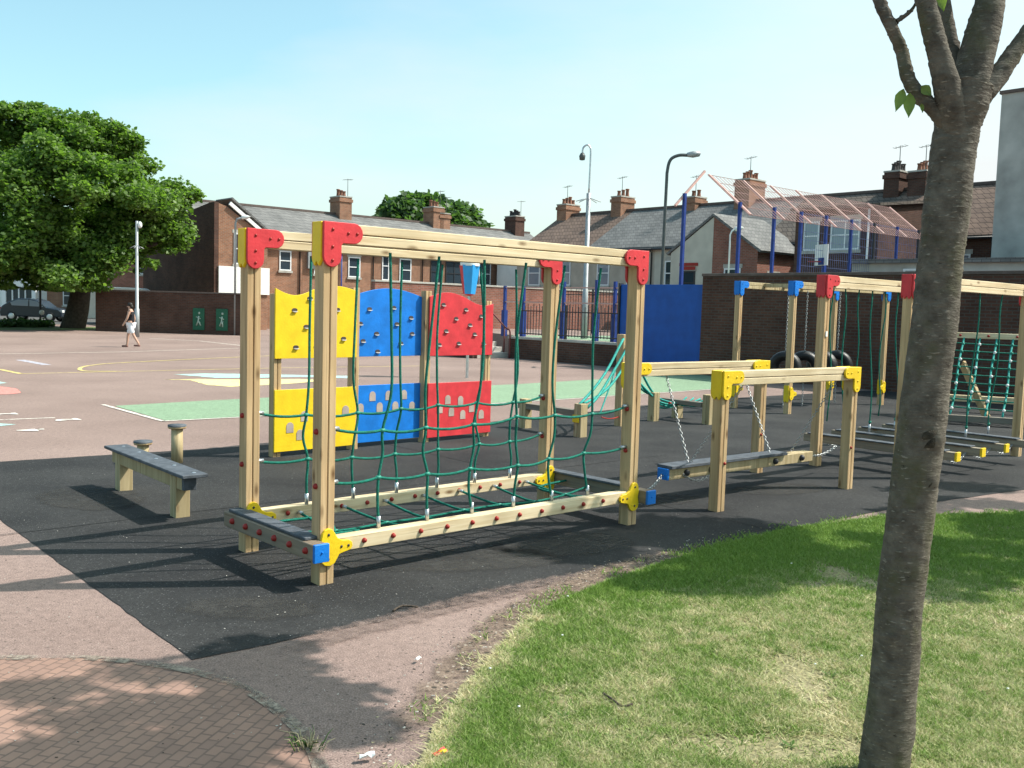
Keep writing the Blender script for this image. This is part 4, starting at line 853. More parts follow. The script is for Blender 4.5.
m = MB(); m.bar((1.95, -.25, 6.34), (1.95, 5.0, 6.97), 4.2, .12, GTILE); m.build('roof', t)
for x_, w_, z_ in ((.45, .75, 4.55), (1.75, 1.35, 4.55), (.5, .8, 2.0)): add_window(t, x_, 0, z_, w_, 1.25, -1, glassm=LGLASS, bars=2 if w_ > 1 else 1)
m = MB(); m.tube([(3.5, -.1, 0), (3.5, -.1, 6.2)], .05, PVC, 6); m.build('drainpipe', t)
# grey rendered block and low grey wing at far right
t = thing('grey_block', 'tall plain grey rendered building rising right of the near tree', 'building', A(988, 300, 35.5)*1, T2)
t.location.z = 0
zt = A(990, 94, 35.5).z
m = MB(); m.b2((0, 0, -.1), (14, 12, zt), GREYR); m.build('wall', t); m = MB(); m.b2((-.06, -.06, zt+.002), (14.1, 12.1, zt+.12), DCOP); m.build('parapet', t)
p = A(850, 300, 36.0); p.z = 0
t = thing('grey_outbuilding', 'low grey rendered outbuilding with slit window behind the court fence', 'building', p, T2+.12)
m = MB(); m.b2((0, 0, -.1), (9.5, 5, 3.7), GREYR); m.build('wall', t); add_window(t, 1.9, 0, 2.9, 1.0, .6, -1, glassm=LGLASS); m = MB(); m.prism([(-.2, 3.703), (5.2, 3.703), (5.2, 4.0), (-.2, 3.85)], (-.1, 0, 0), (0, 1, 0), (0, 0, 1), (1, 0, 0), 9.7, SLATE); m.build('roof', t)
# sunny red brick garden wall behind the court, and dark wall with boards at left
wall_thing('garden_wall', 'long sunlit red brick garden wall in front of the far terrace', 'wall', W(22, 34), W(42, 34), 2.62, .22, BR3, COP)
w0 = G(245, 335.6); w1 = A(97, 331, w0.y+.8); w1.z = 0
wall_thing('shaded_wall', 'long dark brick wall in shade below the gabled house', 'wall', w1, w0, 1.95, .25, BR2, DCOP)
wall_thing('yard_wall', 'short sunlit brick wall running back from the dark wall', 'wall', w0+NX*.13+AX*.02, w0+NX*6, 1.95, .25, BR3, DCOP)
FIG = plain('pale_figure_paint', (.34, .42, .36), .7)
dw = (w0-w1).normalized(); nw = Vector((dw.y, -dw.x, 0))
for f, lab in ((.70, 'green board with white running figure, left of two on the dark wall'), (.855, 'green board with white standing figure, right of two on the dark wall')):
    p = w1.lerp(w0, f)+nw*.14; t = thing('sign_board', lab, 'sign', p, math.atan2(dw.y, dw.x), 'green boards on the dark wall')
    m = MB(); m.b2((-.29, -.05, .2), (.29, 0, 1.25), BINM); m.build('board', t, .01)
    m = MB(); m.tube([(-.09, -.06, .42), (.0, -.06, .65), (.02, -.06, .88)], .04, FIG, 6); m.sphere((.04, -.06, 1.02), .06, FIG, 8, (1, .3, 1)); m.tube([(.0, -.06, .66), (.12, -.06, .42)] if f < .8 else [(.04, -.06, .66), (.05, -.06, .38)], .036, FIG, 6); m.tube([(-.11, -.06, .84), (.12, -.06, .75)], .025, FIG, 5); m.build('figure_emblem', t)
# far-left cottages under the big tree
t, r = house('white fronted cottage with bay window under the big tree', A(-30, 300, 74)*1, R(4), 10, 7, 5.2, 7.4, WRENDER, SLATE, 'cottages beyond the road', [(1, 3.4, 1.2, 1.3), (5, 3.4, 1.2, 1.3)], name='cottage'); t.location.z = 0
x = A(10, 300, 74).x-A(-30, 300, 74).x
m = MB(); m.b2((x-.3, -1, 0), (x+2.2, -.002, .8), WRENDER); m.b2((x-.3, -1, 2.2), (x+2.2, -.002, 2.9), WRENDER); m.b2((x-.3, -.95, .8), (x+.0, -.002, 2.2), PVC); m.b2((x+1.9, -.95, .8), (x+2.2, -.002, 2.2), PVC)
for k in range(1, 4): m.b2((x+1.9*k/4-.04, -.95, .8), (x+1.9*k/4+.04, -.85, 2.2), PVC)
bw = m.build('bay_window', t); m = MB(); m.b2((x+.01, -.84, .81), (x+1.89, -.7, 2.19), GLASS); m.build('pane', bw)
t, r = house('brick cottage with white door surround under the big tree', A(34, 300, 74)*1+Vector((.9, .2, 0)), R(4), 7, 7, 5.2, 7.4, BR1, SLATE, 'cottages beyond the road', [(1.2, .9, 1.1, 1.5), (1.2, 3.4, 1.1, 1.3), (4.2, 3.4, 1.1, 1.3), (4.3, .9, 1, 1.5)], name='cottage', door=(2.8, DARKM)); t.location.z = 0
t, r = house('red brick cottage half hidden behind the big tree trunk', A(82, 300, 72)*1, R(4), 7, 7, 5.2, 7.4, BR3, SLATE, 'cottages beyond the road', [(1.2, 3.4, 1.1, 1.3), (4.2, 3.4, 1.1, 1.3), (2.2, .9, 1.1, 1.3)], name='cottage'); t.location.z = 0
chimney(r, .6, 3.5, 6, 9, .9, 1.3, 3, BR1)
# parked car
cb = G(36, 321.2)
t = thing('parked_car', 'dark hatchback parked on the road beneath the big tree', 'car', cb, R(2))
prof = [(-1.85, .3), (1.9, .3), (1.93, .62), (1.75, .78), (1.0, .9), (.5, 1.28), (0, 1.42), (-.75, 1.42), (-1.3, 1.2), (-1.75, .92), (-1.9, .6)]
m = MB(); m.prism(prof, (0, -.8, 0), (1, 0, 0), (0, 0, 1), (0, 1, 0), 1.6, CARP); m.build('body', t, .05)
m = MB(); m.prism([(.78, .93), (.42, 1.24), (-.02, 1.345), (-.02, .95)], (0, -.83, 0), (1, 0, 0), (0, 0, 1), (0, 1, 0), .02, LGLASS); m.prism([(-.1, .95), (-.1, 1.345), (-.72, 1.345), (-1.2, 1.15), (-1.1, .97)], (0, -.83, 0), (1, 0, 0), (0, 0, 1), (0, 1, 0), .02, LGLASS); m.build('side_window', t)
for x in (-1.15, 1.2):
    for y in (-.8, .72):
        m = MB(); m.lathe([(.18, -.02), (.3, -.02), (.31, .04), (.31, .16), (.2, .17)], (x, y, .31), RUB, 16, (0, 1, 0)); w_ = m.build('wheel', t); m = MB(); m.lathe([(0, -.04), (.12, -.04), (.19, -.025), (.19, .03)], (x, y, .31), ALLOY, 14, (0, 1, 0)); m.build('rim', w_)
m = MB(); m.b2((1.8, -.7, .6), (1.94, -.4, .75), WHITE); m.build('headlight', t); m = MB(); m.b2((-1.93, -.72, .65), (-1.8, -.5, .85), BOLT); m.build('tail_light', t)
# round white sign on dark post
sb = G(40.5, 325.5)
t = thing('round_sign', 'round white sign on a dark post in front of the parked car', 'sign', sb)
m = MB(); m.lathe([(.06, 0), (.06, 2.2)], (0, 0, 0), DARKM, 8); m.build('post', t); m = MB(); m.lathe([(0, -.03), (.14, -.03), (.14, .0), (0, 0)], (.12, -.08, .72), WHITE, 18, (0, 1, 0)); m.build('disc', t)
# white van roof behind the shaded wall
vb = A(129, 310, 60); vb.z = 0
t = thing('parked_van', 'white van whose roof shows above the dark wall', 'van', vb, R(8))
m = MB(); m.prism([(-2.2, .3), (2.3, .3), (2.35, .9), (1.9, 1.15), (1.35, 1.95), (.9, 2.25), (-2.15, 2.3), (-2.25, 1.2)], (0, -.9, 0), (1, 0, 0), (0, 0, 1), (0, 1, 0), 1.8, WHITE); m.build('body', t, .06)
m = MB(); m.prism([(1.75, 1.2), (1.28, 1.88), (.75, 1.9), (.75, 1.2)], (0, -.93, 0), (1, 0, 0), (0, 0, 1), (0, 1, 0), .02, GLASS); m.build('side_window', t)
for x in (-1.4, 1.4):
    for y in (-.9, .8): m = MB(); m.lathe([(0, -.03), (.32, -.03), (.33, .1), (0, .12)], (x, y, .33), RUB, 14, (0, 1, 0)); m.build('wheel', t)
#==TREES
# ------------------------------------------------------------------ foliage
def leaf_mesh(name, parent, cent, nrm_bias, size, mat, aspect=.6, droop=.3, rg=None):
    rg = rg or rng; n = len(cent); c = np.asarray(cent)
    u = rg.normal(size=(n, 3)); u[:, 2] *= .45; u /= np.linalg.norm(u, axis=1)[:, None]
    w = rg.normal(size=(n, 3))+np.asarray(nrm_bias); w -= u*(w*u).sum(1)[:, None]; w /= np.linalg.norm(w, axis=1)[:, None]
    v = np.cross(w, u); s = size*(.6+.8*rg.random(n))[:, None]
    # six-point leaf: base, two shoulders each side, tip
    pts = np.stack([c-u*s*.5, c-u*s*.1+v*s*aspect*.5, c+u*s*.25+v*s*aspect*.36, c+u*s*.55-w*s*droop*.3, c+u*s*.25-v*s*aspect*.36, c-u*s*.1-v*s*aspect*.5], 1).reshape(-1, 3)
    me = bpy.data.meshes.new(name); me.vertices.add(n*6); me.vertices.foreach_set('co', pts.ravel())
    me.loops.add(n*6); me.loops.foreach_set('vertex_index', np.arange(n*6, dtype=np.int32))
    me.polygons.add(n); me.polygons.foreach_set('loop_start', np.arange(0, n*6, 6, dtype=np.int32)); me.polygons.foreach_set('loop_total', np.full(n, 6, dtype=np.int32))
    me.materials.append(mat); me.update(); me.validate()
    o = bpy.data.objects.new(name, me); COL.objects.link(o); o.parent = parent; return o
def lobes_pts(lobes, dens, rg, shell=.55):
    out = []
    for (c, r) in lobes:
        r = np.asarray(r, float); n = int(dens*(r[0]*r[1]+r[1]*r[2]+r[0]*r[2])/3)
        d = rg.normal(size=(n, 3)); d /= np.linalg.norm(d, axis=1)[:, None]
        rad = shell+(1-shell)*rg.random(n)**.6; rad *= 1+.16*np.sin(d[:, 0]*7+c[0])*np.cos(d[:, 2]*6+c[1])+rg.normal(size=n)*.05
        out.append(np.asarray(c)+d*rad[:, None]*r)
    return np.concatenate(out)
from mathutils import noise as mn
BARKD = plain('dark_bark', (.055, .042, .032), .95, var=.4, scale=8, bump=.6)
# big tree at left
tb0 = G(76, 328.5); SC = tb0.y/965.0
big = thing('broadleaf_tree', 'big spreading green tree with dark trunk standing by the far road', 'tree', tb0)
m = MB(); m.tube(smooth_path([(-.2, 0, -.1), (.1, 0, 1.0), (.3, .1, 2.4), (.75, 0, 3.6), (1.0, 0, 5.5), (.6, 0, 8)], 5), [ .62-.42*min(1, i/26) for i in range(26)], BARKD, 12)
for q in ([(.3, 0, 2.4), (-.9, -.3, 4.2), (-2.5, -.6, 6.5)], [(.8, 0, 3.8), (2.5, 0, 5.0), (5.2, .4, 6.3)], [(.9, 0, 4.5), (1.8, 1, 7), (2.5, 1, 9)], [(.5, 0, 3.2), (-1.6, .8, 4.5), (-4.5, 1, 6.2)], [(1, 0, 5), (.5, -1.2, 7), (-.5, -1.6, 9)], [(.8, 0, 3.4), (2.6, -.8, 3.9), (4.6, -1.2, 4.4)]):
    P = smooth_path(q, 6); m.tube(P, [.28*(1-.8*i/len(P))+.03 for i in range(len(P))], BARKD, 8)
m.build('trunk', big)
def bp(px, py, r, dy=0.0, f=(1, 1, .8)):
    p = A(px, py, tb0.y+dy); rr_ = r*SC; return ((p.x-tb0.x, dy, p.z), (rr_*f[0], rr_*f[1], rr_*f[2]))
rgb = np.random.default_rng(3)
lob = [bp(110, 145, 28), bp(135, 160, 28, .5), bp(155, 180, 30, -.5), bp(178, 200, 22), bp(130, 185, 36, 2), bp(160, 215, 34, 1), bp(95, 160, 36, 1), bp(65, 128, 28), bp(20, 125, 28), bp(120, 240, 30, 2), bp(85, 265, 20, 2), bp(40, 135, 34), bp(0, 130, 40), bp(85, 140, 34), bp(120, 165, 34), bp(150, 190, 34, .5), bp(172, 205, 26), bp(178, 225, 20, 1), bp(60, 165, 40, 1), bp(20, 170, 36, -1), bp(-20, 165, 40), bp(105, 195, 36, -1.5), bp(140, 225, 30, -1), bp(150, 250, 22, -1.5), bp(60, 205, 38, -2.5), bp(20, 215, 36, -3), bp(-25, 215, 40, -2), bp(80, 235, 32, -3), bp(40, 245, 34, -4), bp(5, 255, 30, -3.5), bp(30, 278, 26, -4.5), bp(60, 280, 20, -4), bp(0, 282, 26, -4), bp(100, 250, 22, -2), bp(115, 225, 26, 1), bp(-50, 250, 40, -1), bp(90, 170, 30, 3), bp(30, 120, 20, 0), bp(135, 262, 14, -.5), bp(115, 250, 16, 1.5)]
P = []
for (c, r) in lob:
    c = np.array(c); r = np.array(r)
    ns = 10
    for k in range(ns):
        d = rgb.normal(size=3); d /= np.linalg.norm(d); 
        P.append((c+d*r*.85, r*np.array((.42, .42, .3))*(.7+.5*rgb.random())))
for (px, py, rx, ry, dy, n_) in ((40, 197, 136, 76, 0, 200), (12, 260, 94, 40, -3, 100), (143, 215, 40, 36, 0, 46)):
    for k in range(n_):
        d = rgb.normal(size=3); d /= np.linalg.norm(d); d *= .8+.25*rgb.random(); c, r_ = bp(px+d[0]*rx, py-d[2]*ry, 15+9*rgb.random(), dy+d[1]*rx*SC*.8, (1, 1, .7)); P.append((np.array(c), np.array(r_)))
P = [q for q in P if mn.noise(Vector((q[0][0]*.36, q[0][1]*.3+3, q[0][2]*.62))) > -.1]
pts = lobes_pts(P, 900, rgb, .1); pts = pts[pts[:, 2] > 1.9]
leaf_mesh('crown', big, pts, (.2, -.2, 1.0), .185, LEAF1, .75, .3, rgb)
# tree behind the far terrace
def simple_tree(label, base, r, zc, zr, n, mat, group=None, leaf=.5, name='background_tree', seed=1):
    t = thing(name, label, 'tree', base, 0, group); rg = np.random.default_rng(seed)
    m = MB(); m.tube([(0, 0, -.1), (.1, 0, zc-zr*.6), (0, 0, zc+zr*.3)], [.3, .22, .08], BARKD, 8); m.build('trunk', t)
    L = []
    for k in range(26):
        d = rg.normal(size=3); d /= np.linalg.norm(d); d[2] = abs(d[2])*1.1-.35; L.append((np.array((0, 0, zc))+d*np.array((r, r, zr))*.75, np.array((r, r, zr))*.36*(.8+.5*rg.random())))
    pts = lobes_pts(L, n, rg, .3); leaf_mesh('crown', t, pts, (.2, -.2, 1.2), leaf, mat, .75, .3, rg); return t
p = A(428, 230, 98); simple_tree('rounded green tree top rising behind the far terrace roof', (p.x, 98, 0), 5.3, 10.2, 3.2, 190, LEAF2, leaf=.55, seed=4)
# low dark shrubs by the far-left edge
for k, (px, r, lab) in enumerate(((-4, .9, 'low dark shrub at the far left kerb, leftmost of three'), (20, 1.0, 'low dark shrub in front of the car, middle of three'), (40, .7, 'low dark shrub under the round sign, rightmost of three'))):
    b = G(px, 327.3); t = thing('low_shrub', lab, 'shrub', b, 0, 'low shrubs along the far kerb'); rg = np.random.default_rng(20+k)
    m = MB(); m.tube([(0, 0, -.05), (0, 0, .35)], .05, BARKD, 6); m.build('stem', t)
    leaf_mesh('foliage', t, lobes_pts([((0, 0, .2), (r, .7, .26)), ((r*.5, 0, .18), (r*.5, .5, .22)), ((-r*.5, 0, .16), (r*.5, .5, .2))], 900, rg, .3), (0, 0, .6), .17, LEAF2, .7, .2, rg)
# ------------------------------------------------------------------ near tree
def barkmat():
    m, n, l, b = nt('near_bark'); tc = n.new('ShaderNodeTexCoord')
    def noise(sc, det, rough=.6):
        mp = n.new('ShaderNodeMapping'); mp.inputs['Scale'].default_value = sc; l.new(tc.outputs['Object'], mp.inputs['Vector'])
        q = n.new('ShaderNodeTexNoise'); q.inputs['Scale'].default_value = 1; q.inputs['Detail'].default_value = det; q.inputs['Roughness'].default_value = rough; l.new(mp.outputs[0], q.inputs['Vector']); return q
    def ramp(src, p0, c0, p1, c1):
        r = n.new('ShaderNodeValToRGB'); e = r.color_ramp.elements; e[0].position = p0; e[1].position = p1; e[0].color = (*c0, 1); e[1].color = (*c1, 1); l.new(src.outputs['Fac'], r.inputs['Fac']); return r
    def mix(f, a, bcol):
        x = n.new('ShaderNodeMix'); x.data_type = 'RGBA'; l.new(f, x.inputs['Factor']); l.new(a, x.inputs['A']); x.inputs['B'].default_value = (*bcol, 1); return x.outputs['Result']
    base = noise((13, 13, 17), 9, .7); len_ = noise((34, 34, 130), 4, .5); crk = noise((30, 30, 60), 6, .7); moss = noise((5, 5, 3), 6, .65)
    col = ramp(base, .33, (.055, .046, .036), .68, (.155, .138, .11)).outputs['Color']
    col = mix(ramp(moss, .5, (0, 0, 0), .66, (.75, .75, .75)).outputs['Color'], col, (.085, .085, .04))
    col = mix(ramp(len_, .62, (0, 0, 0), .70, (.8, .8, .8)).outputs['Color'], col, (.25, .225, .18))
    col = mix(ramp(crk, .30, (.9, .9, .9), .37, (0, 0, 0)).outputs['Color'], col, (.022, .018, .014))
    l.new(col, b.inputs['Base Color'])
    ad = n.new('ShaderNodeMath'); ad.operation = 'ADD'; l.new(len_.outputs['Fac'], ad.inputs[0]); l.new(crk.outputs['Fac'], ad.inputs[1])
    bp_ = n.new('ShaderNodeBump'); bp_.inputs['Strength'].default_value = .8; bp_.inputs['Distance'].default_value = .006; l.new(ad.outputs[0], bp_.inputs['Height']); l.new(bp_.outputs['Normal'], b.inputs['Normal'])
    b.inputs['Roughness'].default_value = .9; b.inputs['Specular IOR Level'].default_value = .2; return m
BARK = barkmat()
YT = 3.42
tbase = A(884, 785, YT); tbase.z = 0
nt_ = thing('young_tree', 'near slim tree trunk forking at the top, standing on the lawn at right', 'tree', tbase)
def tl(px, py, dy=0.0): return A(px, py, YT+dy)-tbase
from mathutils import noise as mn
def rough_tube(m, pts, rs, n=40, amp=.006, knots=(), seed=0.0):
    pts = [Vector(p) for p in pts]; vs = []; u = None
    for i, p in enumerate(pts):
        t = (pts[min(i+1, len(pts)-1)]-pts[max(i-1, 0)]).normalized()
        u = t.orthogonal().normalized() if u is None else (u-t*u.dot(t)).normalized()
        w = t.cross(u)
        for k in range(n):
            a = 2*PI*k/n; dr = u*math.cos(a)+w*math.sin(a)
            q = p+dr*rs[i]
            nz = mn.noise(Vector((q.x*22+seed, q.y*22, q.z*60)))*amp*.6+mn.noise(Vector((q.x*5, q.y*5+seed, q.z*6)))*amp*1.6+max(0, mn.noise(Vector((q.x*30, q.y*30, q.z*160+seed)))-.25)*amp*2.2
            for kc, kr, kh in knots:
                dd = (q-kc).length/kr
                if dd < 1.6: nz += kh*math.exp(-(dd*1.3)**2)*(1-.5*math.exp(-(dd*2.6)**2)) 
            vs.append(p+dr*(rs[i]+nz))
    m.add(vs, [(i*n+k, i*n+(k+1) % n, (i+1)*n+(k+1) % n, (i+1)*n+k) for i in range(len(pts)-1) for k in range(n)], BARK, True)
m = MB(); ppm = YT/965
tr = smooth_path([tl(881, 800), tl(885, 760), tl(894, 680), tl(900, 600), tl(915, 480), tl(931, 350), tl(941, 260), tl(949, 190), tl(955, 140), tl(960, 108), tl(966, 84)], 34)
wpx = [(800, 56), (768, 50), (680, 46), (560, 45), (440, 46), (350, 44), (220, 42.5), (160, 42), (125, 43), (105, 52), (84, 50)]
def rad_at(z):
    # widths given against pixel rows: convert by height
    ref = [(tl(900, y).z, wv) for y, wv in wpx]
    for (z0, w0_), (z1, w1_) in zip(ref, ref[1:]):
        if z <= z1: f = max(0, min(1, (z-z0)/(z1-z0))); return (w0_+(w1_-w0_)*f)*ppm*.5
    return ref[-1][1]*ppm*.5
rough_tube(m, tr, [rad_at(p.z) for p in tr], 72, .0033, knots=[(tl(935, 438, -.062), .036, .022), (tl(932, 482, -.06), .03, .014), (tl(893, 640, -.08), .03, .01), (tl(908, 735, -.03), .05, .01), (tl(930, 270, -.05), .025, .008)])
KNOT = plain('knot_bark', (.05, .042, .028), .95, var=.5, scale=40, bump=.8)
for kp, nrm_, sc_ in ((tl(934, 438, -.058), Vector((.62, -.78, .05)), 1), (tl(931, 483, -.058), Vector((.62, -.78, -.1)), .7)):
    o0 = len(m.v); m.lathe([(0, .002), (.012, .004), (.018, .016), (.028, .02), (.038, .012), (.05, -.012)], kp, KNOT, 18, nrm_)
    for q in range(o0, len(m.v)):
        v = (Vector(m.v[q])-kp)*sc_; v *= 1+.3*mn.noise(v*55+kp); m.v[q] = tuple(kp+v)
m.build('trunk', nt_)
def branch(pix, wid, dys, seed):
    P = [tl(px, py, dy) for (px, py), dy in zip(pix, dys)]; Q = smooth_path(P, 16)
    W_ = [wid[0]+(wid[1]-wid[0])*i/(len(Q)-1) for i in range(len(Q))]
    mm = MB(); rough_tube(mm, Q, [w*ppm*.5 for w in W_], 26, .0045, seed=seed); mm.build('branch', nt_); return P
B1 = branch([(950, 128), (936, 111), (922, 97), (909, 80), (901, 50), (890, 24), (879, 0), (862, -50), (820, -130)], (15, 9), [-.03, -.03, -.03, -.02, 0, 0, .02, .1, .2], 1)
B2 = branch([(956, 135), (950, 100), (943, 70), (934, 35), (926, 0), (918, -40), (905, -110), (885, -210)], (27, 13), [-.03, -.05, -.06, -.06, -.05, -.02, .1, .3], 2)
B3 = branch([(962, 115), (970, 80), (981, 38), (990, 0), (1000, -50), (1020, -150), (1030, -240)], (42, 16), [.02, .03, .04, .05, .1, .3, .5], 3)
B4 = branch([(966, 122), (978, 100), (998, 76), (1026, 36), (1080, -30), (1140, -100)], (24, 12), [0, .0, .02, .05, .1, .2], 4)
B5 = branch([(963, 108), (955, 70), (944, 20), (934, -40), (915, -140), (880, -240)], (24, 12), [.06, .1, .14, .2, .5, .9], 5)
branch([(896, 21), (906, 15), (915, 5), (922, -12), (930, -40)], (4, 3), [0, 0, 0, 0, .02], 6)
# crown above the picture, throwing the leaf shade on the paving
rg = np.random.default_rng(11)
def shade_lobes(ells, hs, r0, lim, rg):
    """leaf clumps whose noon shade falls on given patches of ground, kept clear of the view"""
    L = []
    for (px, py, rx, ry, n) in ells:
        for k in range(n):
            for _ in range(40):
                u, v = rg.normal(size=2)*.5
                q = G(px+u*rx, py+v*ry); h = hs[0]+(hs[1]-hs[0])*rg.random()
                c = q+Vector((.989, .147, 0))*(h/1.1918)+Vector((0, 0, h))
                if lim(c): L.append((np.array(c), np.array(r0)*(.6+.8*rg.random()))); break
    return L
cl = shade_lobes([(200, 732, 120, 34, 22), (270, 690, 70, 22, 9), (190, 668, 70, 10, 2), (315, 722, 40, 14, 4), (60, 752, 80, 16, 5), (30, 690, 60, 8, 2), (150, 775, 160, 14, 6), (258, 648, 36, 9, 5), (250, 668, 60, 9, 5), (335, 722, 26, 9, 3), (290, 705, 50, 14, 6)], (3.5, 4.7), (.2, .15, .1), lambda c: c.z > .36*c.y+1.95, rg)
cl = [(c-np.array(tbase), r) for c, r in cl]
pts = lobes_pts(cl, 3400, rg, .1)
zlim = 0.36*(pts[:, 1]+YT)+1.75
pts = pts[pts[:, 2] > zlim]
leaf_mesh('crown', nt_, pts, (.1, 0, 1.0), .1, LEAF3, .5, .35, rg)
mm = MB()
for k in range(16):
    c = cl[k*2][0]; s = [B1[-1], B2[-1], B3[-1], B4[-1], B5[-1]][k % 5]
    mm.tube(smooth_path([s*.9+B2[3]*.1, s.lerp(Vector(c), .5)+Vector((0, 0, .1)), Vector(c)], 4), [.02*(1-.08*i) for i in range(9)], BARK, 6)
mm.build('twigs', nt_)
# the few leaves in view
def one_leaf(p, q, wd, mat):
    p, q = Vector(p), Vector(q); d = q-p; s = d.cross(Vector((.2, 1, .1))).normalized(); mm_ = MB()
    o = []
    for f, w_ in ((0, .02), (.15, .6), (.35, 1), (.6, .8), (.8, .42), (1, 0)): o.append((p+d*f, w_*wd/2))
    vs = [a+s*w_+Vector((0, -.006, 0)) for a, w_ in o]+[a for a, w_ in o]+[a-s*w_+Vector((0, -.006, 0)) for a, w_ in o]
    n = len(o); fs = [(i, i+1, n+i+1, n+i) for i in range(n-1)]+[(n+i, n+i+1, 2*n+i+1, 2*n+i) for i in range(n-1)]
    mm_.add(vs, fs, mat, True); return mm_.build('leaf', nt_)
LEAFN = leafmat('single_leaf', (.14, .2, .05), (.17, .24, .07), .4)
for (a, b_, w_) in (((903, 89), (895, 112), 11), ((909, 93), (908, 118), 12), ((921, 86), (931, 96), 10), ((938, -12), (943, 12), 12), ((921, 104), (922, 113), 4)): one_leaf(tl(*a, -.06), tl(*b_, -.06), w_*ppm, LEAFN)
# ------------------------------------------------------------------ tree to the right, outside the frame, whose shade falls on lawn and asphalt
tb2 = Vector((6.6, 7.4, 0))
t = thing('shade_tree', 'leafy tree standing on the lawn beyond the right edge of the view', 'tree', tb2); rg = np.random.default_rng(8)
m = MB(); m.tube([(0, 0, -.05), (.05, 0, 2), (-.1, 0, 4.4)], [.12, .1, .05], BARKD, 10); m.build('trunk', t)
L = shade_lobes([(880, 566, 190, 26, 30), (740, 584, 90, 14, 9), (720, 545, 120, 20, 14), (620, 528, 120, 20, 9), (560, 548, 60, 10, 3), (970, 503, 90, 16, 8), (1010, 540, 90, 30, 9), (900, 488, 80, 10, 3)], (3.5, 6.0), (.3, .24, .18), lambda c: c.x/c.y > .68, rg)
L = [(c-np.array(tb2), r) for c, r in L]
pts = lobes_pts(L, 2300, rg, .1); pts = pts[(pts[:, 0]+tb2.x)/(pts[:, 1]+tb2.y) > .62]
leaf_mesh('crown', t, pts, (.1, 0, 1), .13, LEAF3, .55, .3, rg)
# ------------------------------------------------------------------ lawn blades
def grassmat():
    m, n, l, b = nt('grass_blade'); at = n.new('ShaderNodeAttribute'); at.attribute_name = 'tint'; l.new(at.outputs['Color'], b.inputs['Base Color'])
    b.inputs['Roughness'].default_value = .6; b.inputs['Specular IOR Level'].default_value = .2
    tr = n.new('ShaderNodeBsdfTranslucent'); l.new(at.outputs['Color'], tr.inputs['Color']); ms = n.new('ShaderNodeMixShader'); ms.inputs[0].default_value = .3
    l.new(b.outputs[0], ms.inputs[1]); l.new(tr.outputs[0], ms.inputs[2]); l.new(ms.outputs[0], n['Material Output'].inputs['Surface']); return m
def inside(P, poly):
    x, y = P[:, 0], P[:, 1]; r = np.zeros(len(P), bool); j = len(poly)-1
    for i in range(len(poly)):
        xi, yi, xj, yj = poly[i][0], poly[i][1], poly[j][0], poly[j][1]
        c = ((yi > y) != (yj > y)) & (x < (xj-xi)*(y-yi)/(yj-yi+1e-12)+xi); r ^= c; j = i
    return r
def dist_poly(P, line):
    d = np.full(len(P), 9.0)
    for a, b in zip(line, line[1:]):
        a = np.array(a[:2]); b = np.array(b[:2]); ab = b-a; t_ = np.clip(((P-a) @ ab)/(ab @ ab), 0, 1); d = np.minimum(d, np.linalg.norm(P-(a+t_[:, None]*ab), axis=1))
    return d
def vnoise(P, s, seed):
    rg_ = np.random.default_rng(seed); g_ = rg_.random((64, 64)); q = P*s+100; i = np.floor(q).astype(int); f = q-i; f = f*f*(3-2*f)
    a = g_[i[:, 0] % 64, i[:, 1] % 64]; b = g_[(i[:, 0]+1) % 64, i[:, 1] % 64]; c = g_[i[:, 0] % 64, (i[:, 1]+1) % 64]; d_ = g_[(i[:, 0]+1) % 64, (i[:, 1]+1) % 64]
    return (a*(1-f[:, 0])+b*f[:, 0])*(1-f[:, 1])+(c*(1-f[:, 0])+d_*f[:, 0])*f[:, 1]
rg = np.random.default_rng(2)
N = 620000
u = rg.random(N); Yg = 3.25+(8.6-3.25)*u**1.5
Xg = -0.9+(Yg*.62+.9)*rg.random(N)
P = np.stack([Xg, Yg], 1)
edge = [tuple(p) for p in lawn_pts[:13]]; dl = dist_poly(P, edge); ins = inside(P, [tuple(p) for p in lawn_pts])
keep = ins | ((dl < .22) & (rg.random(N) < .3*(1-dl/.22)**2) & (vnoise(P, 6, 5) > .4))
big_n = .5*vnoise(P, 1.3, 1)+.5*vnoise(P, 3.7, 2); big_n = .5+(big_n-.5)*1.45; fine_n = .55*vnoise(P, 16, 3)+.45*vnoise(P, 38, 9)
# bare earth near the trunk and scattered thin spots
bare = np.exp(-((P[:, 0]-1.08)/.5)**2-((P[:, 1]-3.66)/.14)**2)
dens = np.clip(1.15-1.1*np.clip(fine_n-.58, 0, 1)*2-.75*np.clip(big_n-.52, 0, 1)*4*(dl > .3)-bare*1.5, .05, 1)
keep &= rg.random(N) < dens
P = P[keep]; dl = dl[keep]; big_n = big_n[keep]; fine_n = fine_n[keep]; n = len(P)
green = np.clip(1.12-.6*np.clip((dl-.1)/.6, 0, 1)-.5*(big_n-.42)-1.3*(fine_n-.5)+rg.normal(size=n)*.28-.8*np.exp(-(dl/.1)**2)*(P[:, 1] < 5.2)+.7*np.clip((P[:, 1]-5.3)/1.2, 0, 1), 0, 1)[:, None]
gc = np.array((.12, .22, .035))+(np.array((.24, .36, .075))-np.array((.12, .22, .035)))*rg.random((n, 1)); dc = np.array((.5, .43, .23))+(np.array((.74, .66, .44))-np.array((.5, .43, .23)))*rg.random((n, 1))
colr = gc*green+dc*(1-green)
hgt = (.012+.018*rg.random(n))*(.55+.5*green[:, 0]+.7*np.clip(fine_n-.4, 0, 1)); ang = rg.random(n)*2*PI; wdt = .0022+.0018*rg.random(n)+.0004*np.maximum(0, P[:, 1]-4)
lean = (rg.normal(size=(n, 2))*.026)*(1.3-.5*green)
